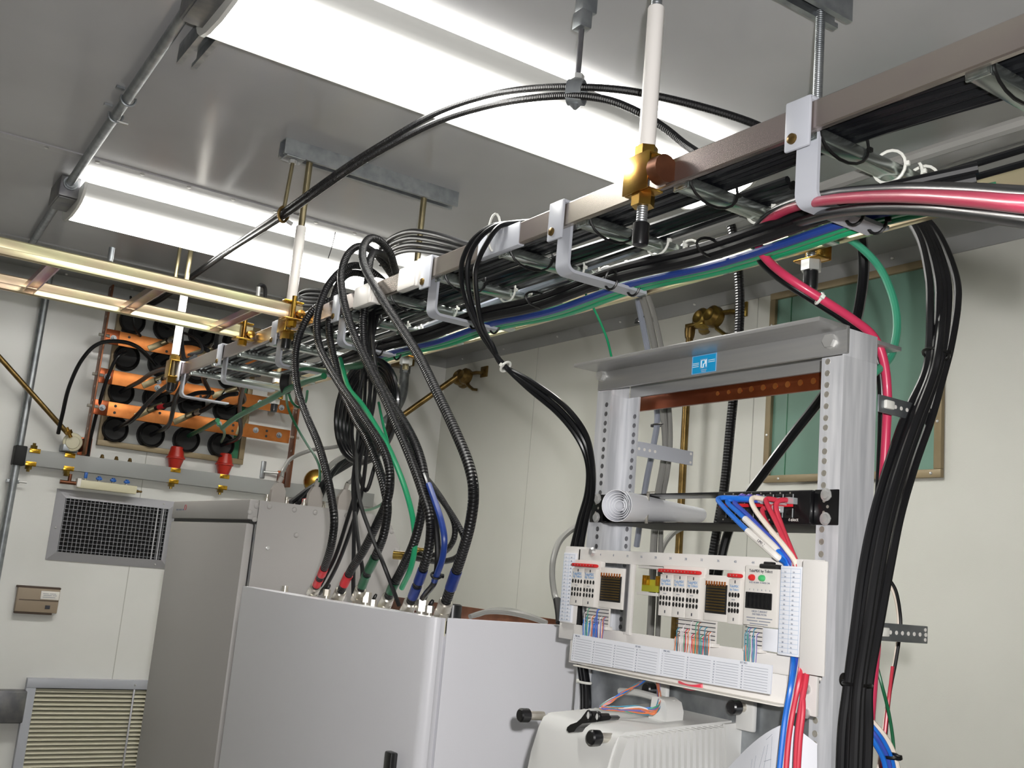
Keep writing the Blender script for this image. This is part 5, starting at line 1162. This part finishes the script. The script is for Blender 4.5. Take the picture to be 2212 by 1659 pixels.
# ------------------------------------------------------------------ wall clamps and rods on the right wall
def butterfly(px, py, label, m):
    t = thing('wall_clamp', label, 'clamp', 'brassy wall clamps'); p = at(px, py, 'x', XB-.06)
    for e in (-.026, .026):
        MB().lathe(p+V3(.02, e, 0), (-1, 0, .15), [(0, .034), (.012, .038), (.03, .036), (.042, .022), (.036, .012), (.034, .001)], 20).build('lobe', m, t)
    for ys_, dz, dy in ((-1, .02, -.07), (1, -.03, .05), (-1, -.055, -.05)):
        MB().tube([p+V3(.01, ys_*.02, dz*.2), p+V3(.015, dy*.7, dz*.7), p+V3(.035, dy, dz), p+V3(.052, dy*1.2, dz)], .017, 8, flat=.4).build('wing', m, t)
    MB().box(XB-.008, XB-.0005, p.y-.125, p.y-.07, p.z+.0, p.z+.05, .002).build('foot', m, t)
    MB().cyl((XB-.009, p.y-.1, p.z+.025), (XB-.016, p.y-.1, p.z+.025), .011, 6).build('bolt', m, t)
    return p
p = butterfly(1528, 688, 'brass wall clamp above the rack with a rod below it', 'brassy')
t = thing('wall_rod', 'bronze rod dropping from the brass wall clamp behind the rack', 'rod'); a = at(1487, 735, 'x', XB-.06)
MB().cyl((XB-.06, a.y-.005, .88), (XB-.06, a.y-.02, -.4), .0125, 14).build('rod', 'bronze', t)
MB().lathe((XB-.06, a.y-.005, .845), EZ, [(0, .015), (.02, .018), (.035, .018), (.037, .01)], 12).build('coupling', 'bronze', t)
MB().obox(((XB-.06+p.x)/2, (a.y+p.y)/2, .885), (p-V3(XB-.06, a.y, p.z)).normalized(), EZ, (p-V3(XB-.06, a.y, p.z)).normalized().cross(EZ), (p.y-a.y)/2 if p.y > a.y else (a.y-p.y)/2, .006, .02, .002).build('strap', 'brassy', t)
p = butterfly(998, 815, 'brass wall clamp in the far corner under the ceiling trim', 'bronze')
t = thing('wall_rod', 'bronze brace rod slanting left from the corner clamp', 'rod')
MB().cyl(p+V3(-.02, .01, 0), at(855, 908, 'y', 4.2), .013, 14).build('rod', 'bronze', t)
t = thing('flex_conduit', 'grey flexible conduit drop on the back wall near the corner', 'conduit'); a = at(876, 790, 'y', 4.22)
MB().tube(spline([a, a+V3(.0, 0, -.04), a+V3(-.005, -.02, -.12), a+V3(-.04, -.05, -.2), a+V3(-.10, -.06, -.28)], 6), .019, 12).build('hose', 'galv', t)
MB().cyl(a+V3(0, 0, -.005), a+V3(0, 0, -.035), .026, 8).cyl(a+V3(0, 0, -.035), a+V3(-.002, -.005, -.09), .022, 14).build('fitting', 'galv', t)
MB().box(a.x-.03, a.x+.03, a.y-.03, YA-.0005, a.z, a.z+.03, .003).build('bracket', 'bronze', t)

# ------------------------------------------------------------------ cables between the ladder end and the rubber boots
def boot(i, j): return V3((.953, 1.096, 1.24, 1.386)[j], YA-.03, (.431, .581, .7235, .873)[i])
BT = [(0, 0, (1.02, 3.4, .60)), (0, 1, (1.02, 3.45, .6)), (1, 0, (.97, 3.36, .59)), (1, 1, (.985, 3.36, .60)), (1, 2, (1.03, 3.36, .59)), (2, 1, (.95, 3.36, .6)), (2, 2, (1.06, 3.36, .6)), (2, 3, (1.1, 3.36, .6)), (3, 1, (.96, 3.36, .61)), (3, 2, (1.08, 3.36, .61)), (0, 3, (1.18, 3.36, .59)), (1, 3, (1.15, 3.36, .59))]
for k, (i, j, e) in enumerate(BT):
    b = boot(i, j); e = Vector(e)
    cable('entry_cable', 'black feeder from the %s boot of the %s row' % (('first', 'second', 'third', 'last')[j], ('bottom', 'third', 'second', 'top')[i]), [b+V3(0, .012, 0), b+V3(.0, -.06, .006), b+V3(.01, -.16, .02)+(e-b)*.06, (b+e)/2+V3(0, 0, .03), e+V3(0, .12, .005), e], .0085, 'cable_black', 'feeders from the entry boots', n=9)
# leads crimped to the ground bars
LL = [((1.07, .80), (1.16, 3.9, .74), 'black lead from the left lug of the top ground bar', 'cable_soft'), ((1.245, .815), (1.2, 3.8, .70), 'black lead from the right lug of the top ground bar', 'cable_soft'),
      ((1.075, .645), (1.14, 3.9, .69), 'black lead from the left lug of the middle ground bar', 'cable_soft'), ((1.065, .525), (1.2, 3.9, .585), 'black lead with red tape on the bottom ground bar, left lug', 'cable_soft'), ((1.215, .525), (1.3, 3.92, .60), 'black lead on the bottom ground bar, second lug', 'cable_soft')]
for (x, z), e, lb, m in LL:
    o = thing('ground_lead', lb, 'cable', 'leads on the ground bars'); s = V3(x, YB-.03, z); e = Vector(e); pts = spline([s, s+(e-s)*.3+V3(0, -.02, .0), s+(e-s)*.7+V3(0, 0, .015), e], 6)
    MB().tube(pts, .0088, 9).build('jacket', m, o); MB().tube(pts[1:4], .0098, 9).build('tape_band', 'tape_red' if 'red' in lb else 'nickel', o)
cable('side_loop', 'black lead looping left of the ground bars down to the strut', [(1.05, 4.2, .70), (.96, 4.12, .74), (.88, 4.08, .745), (.80, 4.08, .72), (.755, 4.10, .65), (.735, 4.14, .55), (.735, 4.18, .45), (.74, 4.23, .38)], .0075, 'cable_black')
cable('side_loop', 'black lead running straight down beside the left copper riser', [(.92, 4.15, .72), (.885, 4.13, .69), (.865, 4.15, .60), (.86, 4.2, .48), (.862, 4.25, .38), (.866, YA-.04, .325)], .0068, 'cable_black')
cable('boot_wire', 'thin black wire arching from the top left boot', [(.915, 4.2, .95), (.91, 4.12, .88), (.93, 4.12, .82), (.97, 4.18, .80)], .005, 'cable_soft')
cable('boot_wire', 'thin black wire from the boots to the ladder end', [(1.0, 4.2, .90), (1.06, 4.1, .84), (1.1, 3.9, .78), (1.05, 3.6, .68), (.95, 3.4, .62)], .005, 'cable_soft')
# green leads at the far end
GN = [([(700, 812, .95), (660, 824, .95), (620, 842, .955), (585, 862, .96), (540, 885, 1.0), (505, 905, 1.03), (480, 925, 1.06)], .0078, 'cable_green_dark', 'thick green lead through the black grommet under the ladder'),
      ([(470, 908, 1.15), (440, 925, 1.2), (410, 940, 1.24), (395, 952, 1.26)], .0085, 'cable_green_dark', 'green lead entering the third boot of the bottom row'),
      ([(472, 915, 1.1), (485, 935, 1.2), (478, 955, 1.35)], .005, 'cable_green_dark', 'green lead entering the last boot of the bottom row'),
      ([(618, 848, .98), (622, 880, 1.02), (640, 920, 1.05), (662, 958, 1.06), (680, 985, 1.06), (690, 1010, 1.06), (690, 1040, 1.05)], .0034, 'cable_green_dark', 'thin green wire dropping to the connector hoods'),
      ([(623, 848, .98), (632, 870, 1.0), (648, 880, 1.02), (660, 868, 1.0), (664, 845, .98)], .0034, 'cable_green_dark', 'thin green wire looping below the grommet'),
      ([(640, 800, .96), (668, 796, .97), (700, 802, .97), (730, 800, .97)], .005, 'cable_green_dark', 'green lead along the hanger right of the grommet'),
      ([(735, 797, 1.0), (755, 792, 1.0), (780, 788, 1.0), (810, 782, 1.0)], .009, 'cable_green_dark', 'thick green lead behind the hanging feeders')]
for pl, r, m, lb in GN: cable('green_lead', lb, X(pl), r, m, 'green leads at the far end', n=9)
t = thing('cable_grommet', 'fat round black grommet on the green lead under the ladder', 'grommet'); p = at(618, 830, 'x', .958)
MB().lathe(p+V3(-.012, .01, 0), (.8, -.5, .1), [(0, .012), (.003, .023), (.006, .0265), (.022, .0265), (.026, .023), (.028, .012)], 20).build('grommet', 'rubber', t)
# grey leads and dark trunk behind the connector hoods
cable('hood_lead', 'grey lead arching from the left connector hood', [H1, H1+V3(.006, .01, .02), at(630, 990, 'y', 2.6), at(675, 972, 'y', 2.62), at(720, 966, 'y', 2.6), at(790, 952, 'y', 2.55)], .0052, 'cable_greyb', 'grey leads on the hoods')
cable('hood_lead', 'grey lead rising from the middle connector hood', [H2, at(695, 1030, 'y', 2.55), at(720, 1000, 'y', 2.58), at(770, 970, 'y', 2.58), at(800, 950, 'y', 2.55)], .007, 'cable_greyb', 'grey leads on the hoods')
cable('hood_lead', 'grey lead rising from the right connector hood', [H3, at(762, 1035, 'y', 2.54), at(768, 1010, 'y', 2.54), at(785, 960, 'y', 2.55)], .006, 'cable_greyb', 'grey leads on the hoods')
for k in range(5): cable('trunk_cable', ('lowest', 'second', 'third', 'fourth', 'highest')[k]+' dark cable slanting up behind the connector hoods', Yp([(628+k*14, 1086+k*2, 2.62), (665+k*10, 1058-k*3, 2.65), (710+k*5, 1030-k*6, 2.68), (760+k*2, 1000-k*8, 2.7), (815, 965-k*8, 2.7)]), .0075, 'cable_black', 'dark trunk cables behind the hoods', n=8)
t = thing('brass_drum', 'round brass fitting behind the connector hoods', 'fitting'); p = at(683, 1040, 'y', 4.24)
MB().lathe(p, (-.5, -1, .1), [(-.02, .05), (0, .055), (.015, .05), (.025, .03), (.027, .002)], 22).build('drum', 'dichromate', t); MB().cyl(p, V3(p.x, YA-.0005, p.z), .03, 16).build('stem', 'brassy', t)

# ------------------------------------------------------------------ patch leads of the jack panel
def patch(label, pl, r, m, sleeve=None):
    t = thing('patch_lead', label, 'cable', 'patch leads'); pts = spline(X(pl), 8); MB().tube(pts, r, 9).build('jacket', m, t)
    if sleeve:
        i = int(len(pts)*sleeve[0]); j = int(len(pts)*sleeve[1]); s = MB().tube(pts[i:j+1], r+.0012, 10).build('label_sleeve', 'white_plastic', t)
    if sleeve and 'long' in label:
        q = pts[(i+j)//2]; d = (pts[j]-pts[i]).normalized(); nrm = (-q).normalized(); nrm = (nrm-d*nrm.dot(d)).normalized(); v = nrm.cross(d)
        text('LIM1-2', .0052, q-d*.010+nrm*(r+.0014)-v*.0016, d, v, 'ink_dark', t)
    MB().obox(pts[0], (pts[1]-pts[0]).normalized(), *(lambda x, y, z: (x, y))(*frame(pts[1]-pts[0])), .008, .0045, .0045, .001).build('plug', 'clear', t)
BLs = [([(1640, 1078, 1.072), (1600, 1076, 1.055), (1566, 1075, 1.045), (1551, 1078, 1.035), (1560, 1092, 1.030), (1595, 1128, 1.025), (1635, 1165, 1.020), (1675, 1200, 1.012), (1700, 1225, 1.034), (1712, 1300, 1.030), (1714, 1400, 1.030), (1710, 1470, 1.000), (1695, 1560, 0.995), (1680, 1700, 0.990)], .0034, 'patch_blue', (.42, .56), 'front blue patch lead with a long white sleeve'),
       ([(1650, 1080, 1.072), (1612, 1078, 1.058), (1580, 1079, 1.050), (1572, 1086, 1.045), (1600, 1112, 1.040), (1640, 1150, 1.032), (1680, 1190, 1.022), (1706, 1225, 1.034), (1716, 1300, 1.030), (1718, 1400, 1.030), (1712, 1480, 1.005), (1700, 1560, 1.000), (1688, 1700, 0.995)], .0033, 'patch_blue', (.36, .5), 'second blue patch lead with a white sleeve'),
       ([(1655, 1082, 1.073), (1622, 1081, 1.062), (1594, 1080, 1.055), (1588, 1088, 1.050), (1612, 1110, 1.045), (1650, 1148, 1.036), (1688, 1188, 1.026), (1712, 1225, 1.034), (1722, 1300, 1.030), (1722, 1400, 1.030), (1716, 1490, 1.006), (1706, 1570, 1.002), (1695, 1700, 0.998)], .0033, 'patch_blue_dark', None, 'hindmost blue patch lead'),
       ([(1660, 1082, 1.072), (1640, 1076, 1.058), (1626, 1076, 1.048), (1624, 1086, 1.042), (1636, 1108, 1.037), (1665, 1145, 1.030), (1698, 1185, 1.022), (1722, 1225, 1.034), (1735, 1300, 1.030), (1733, 1400, 1.030), (1722, 1480, 1.005), (1706, 1560, 1.000), (1690, 1700, 0.995)], .0034, 'patch_white', None, 'cream white patch lead'),
       ([(1690, 1084, 1.072), (1665, 1078, 1.055), (1655, 1080, 1.048), (1660, 1095, 1.044), (1678, 1130, 1.037), (1700, 1180, 1.028), (1720, 1225, 1.034), (1738, 1300, 1.030), (1735, 1400, 1.030), (1728, 1460, 1.006), (1712, 1540, 1.000), (1702, 1610, 0.997), (1695, 1700, 0.995)], .0034, 'patch_red', None, 'left red patch lead'),
       ([(1710, 1082, 1.073), (1692, 1080, 1.060), (1680, 1084, 1.052), (1677, 1100, 1.048), (1690, 1140, 1.040), (1708, 1185, 1.030), (1724, 1225, 1.034), (1745, 1300, 1.030), (1745, 1400, 1.030), (1742, 1460, 1.010), (1730, 1530, 1.002), (1722, 1600, 0.998), (1718, 1700, 0.995)], .0034, 'patch_red', None, 'right red patch lead'),
       ([(1680, 1100, 1.072), (1650, 1098, 1.060), (1648, 1110, 1.054), (1658, 1132, 1.048), (1685, 1175, 1.038), (1715, 1220, 1.034), (1740, 1300, 1.030), (1738, 1400, 1.030), (1732, 1470, 1.010), (1735, 1530, 1.002), (1728, 1600, 0.998), (1722, 1700, 0.996)], .0031, 'patch_red', None, 'lower red patch lead')]
for pl, r, m, sl, lb in BLs: patch(lb, pl, r, m, sl)
for k, (px, py, m, lb) in enumerate(((1600, 1075, 'violet_boot', 'left'), (1616, 1076, 'violet_boot', 'middle'), (1634, 1077, 'violet_boot', 'right'))):
    t = thing('plug_boot', lb+' violet plug boot in the jack panel', 'plug', 'violet plug boots'); p = at(px, py, 'x', 1.066)
    MB().lathe(p, (1, .2, 0), [(0, .0045), (.002, .0062), (.008, .0062), (.012, .005)], 14).build('boot', m, t)
# coloured pair wires over the ribbed unit
WR = []
cols = ['wire_orange', 'wire_teal', 'wire_white', 'wire_violet', 'wire_orange', 'wire_teal', 'patch_blue', 'wire_orange', 'wire_green']
pw = thing('pair_wires', 'tangle of orange and blue pair wires looping over the white finned box', 'wires')
for k in range(16):
    j = lambda s: random.uniform(-s, s)
    pl = [(1400+j(4), 1465+j(2), 1.03), (1375+j(3), 1480+j(2), 1.0), (1345+j(3), 1497+j(2), .97), (1318+j(3), 1515+j(3), .95), (1298+j(3), 1528+j(2), .94), (1330+j(5), 1530+j(5), .95), (1375+j(6), 1533+j(8), .965), (1410+j(4), 1536+j(8), .975), (1422+j(3), 1525+j(5), .99), (1424+j(3), 1500+j(3), 1.01), (1420+j(3), 1470+j(3), 1.03)]
    MB().tube(spline(X(pl), 5), .0011, 5).build('wire', cols[k % 9], pw)
for k in range(3): cable('red_jumper', ('upper', 'middle', 'lower')[k]+' red jumper hanging under the label cards', X([(1463+k*2, 1462, 1.03), (1470+k*2, 1475+k*3, 1.02), (1490, 1482+k*3, 1.015), (1515, 1480+k*3, 1.02), (1530, 1470+k*2, 1.03)]), .0022, 'patch_red', 'red jumpers', cat='wire', n=7)
# ------------------------------------------------------------------ stand everything on the floor level and put each thing's origin at its base
bpy.context.view_layer.update()
def verts_of(o):
    out = []
    if o.type == 'MESH': mw = o.matrix_world; out += [mw @ Vector(c) for c in o.bound_box]
    for c in o.children: out += verts_of(c)
    return out
for o in list(SC.objects):
    if o.parent or o.type not in ('MESH', 'EMPTY'): continue
    vs = verts_of(o)
    if not vs: continue
    lo = [min(v[i] for v in vs) for i in range(3)]; hi = [max(v[i] for v in vs) for i in range(3)]
    B = Vector(((lo[0]+hi[0])/2, (lo[1]+hi[1])/2, lo[2]))
    if o.type == 'MESH':
        if o.data.users > 1: o.data = o.data.copy()
        o.data.transform(Matrix.Translation(o.location-B))
    for c in o.children: c.location = c.location - B
    o.location = B + V3(0, 0, H)
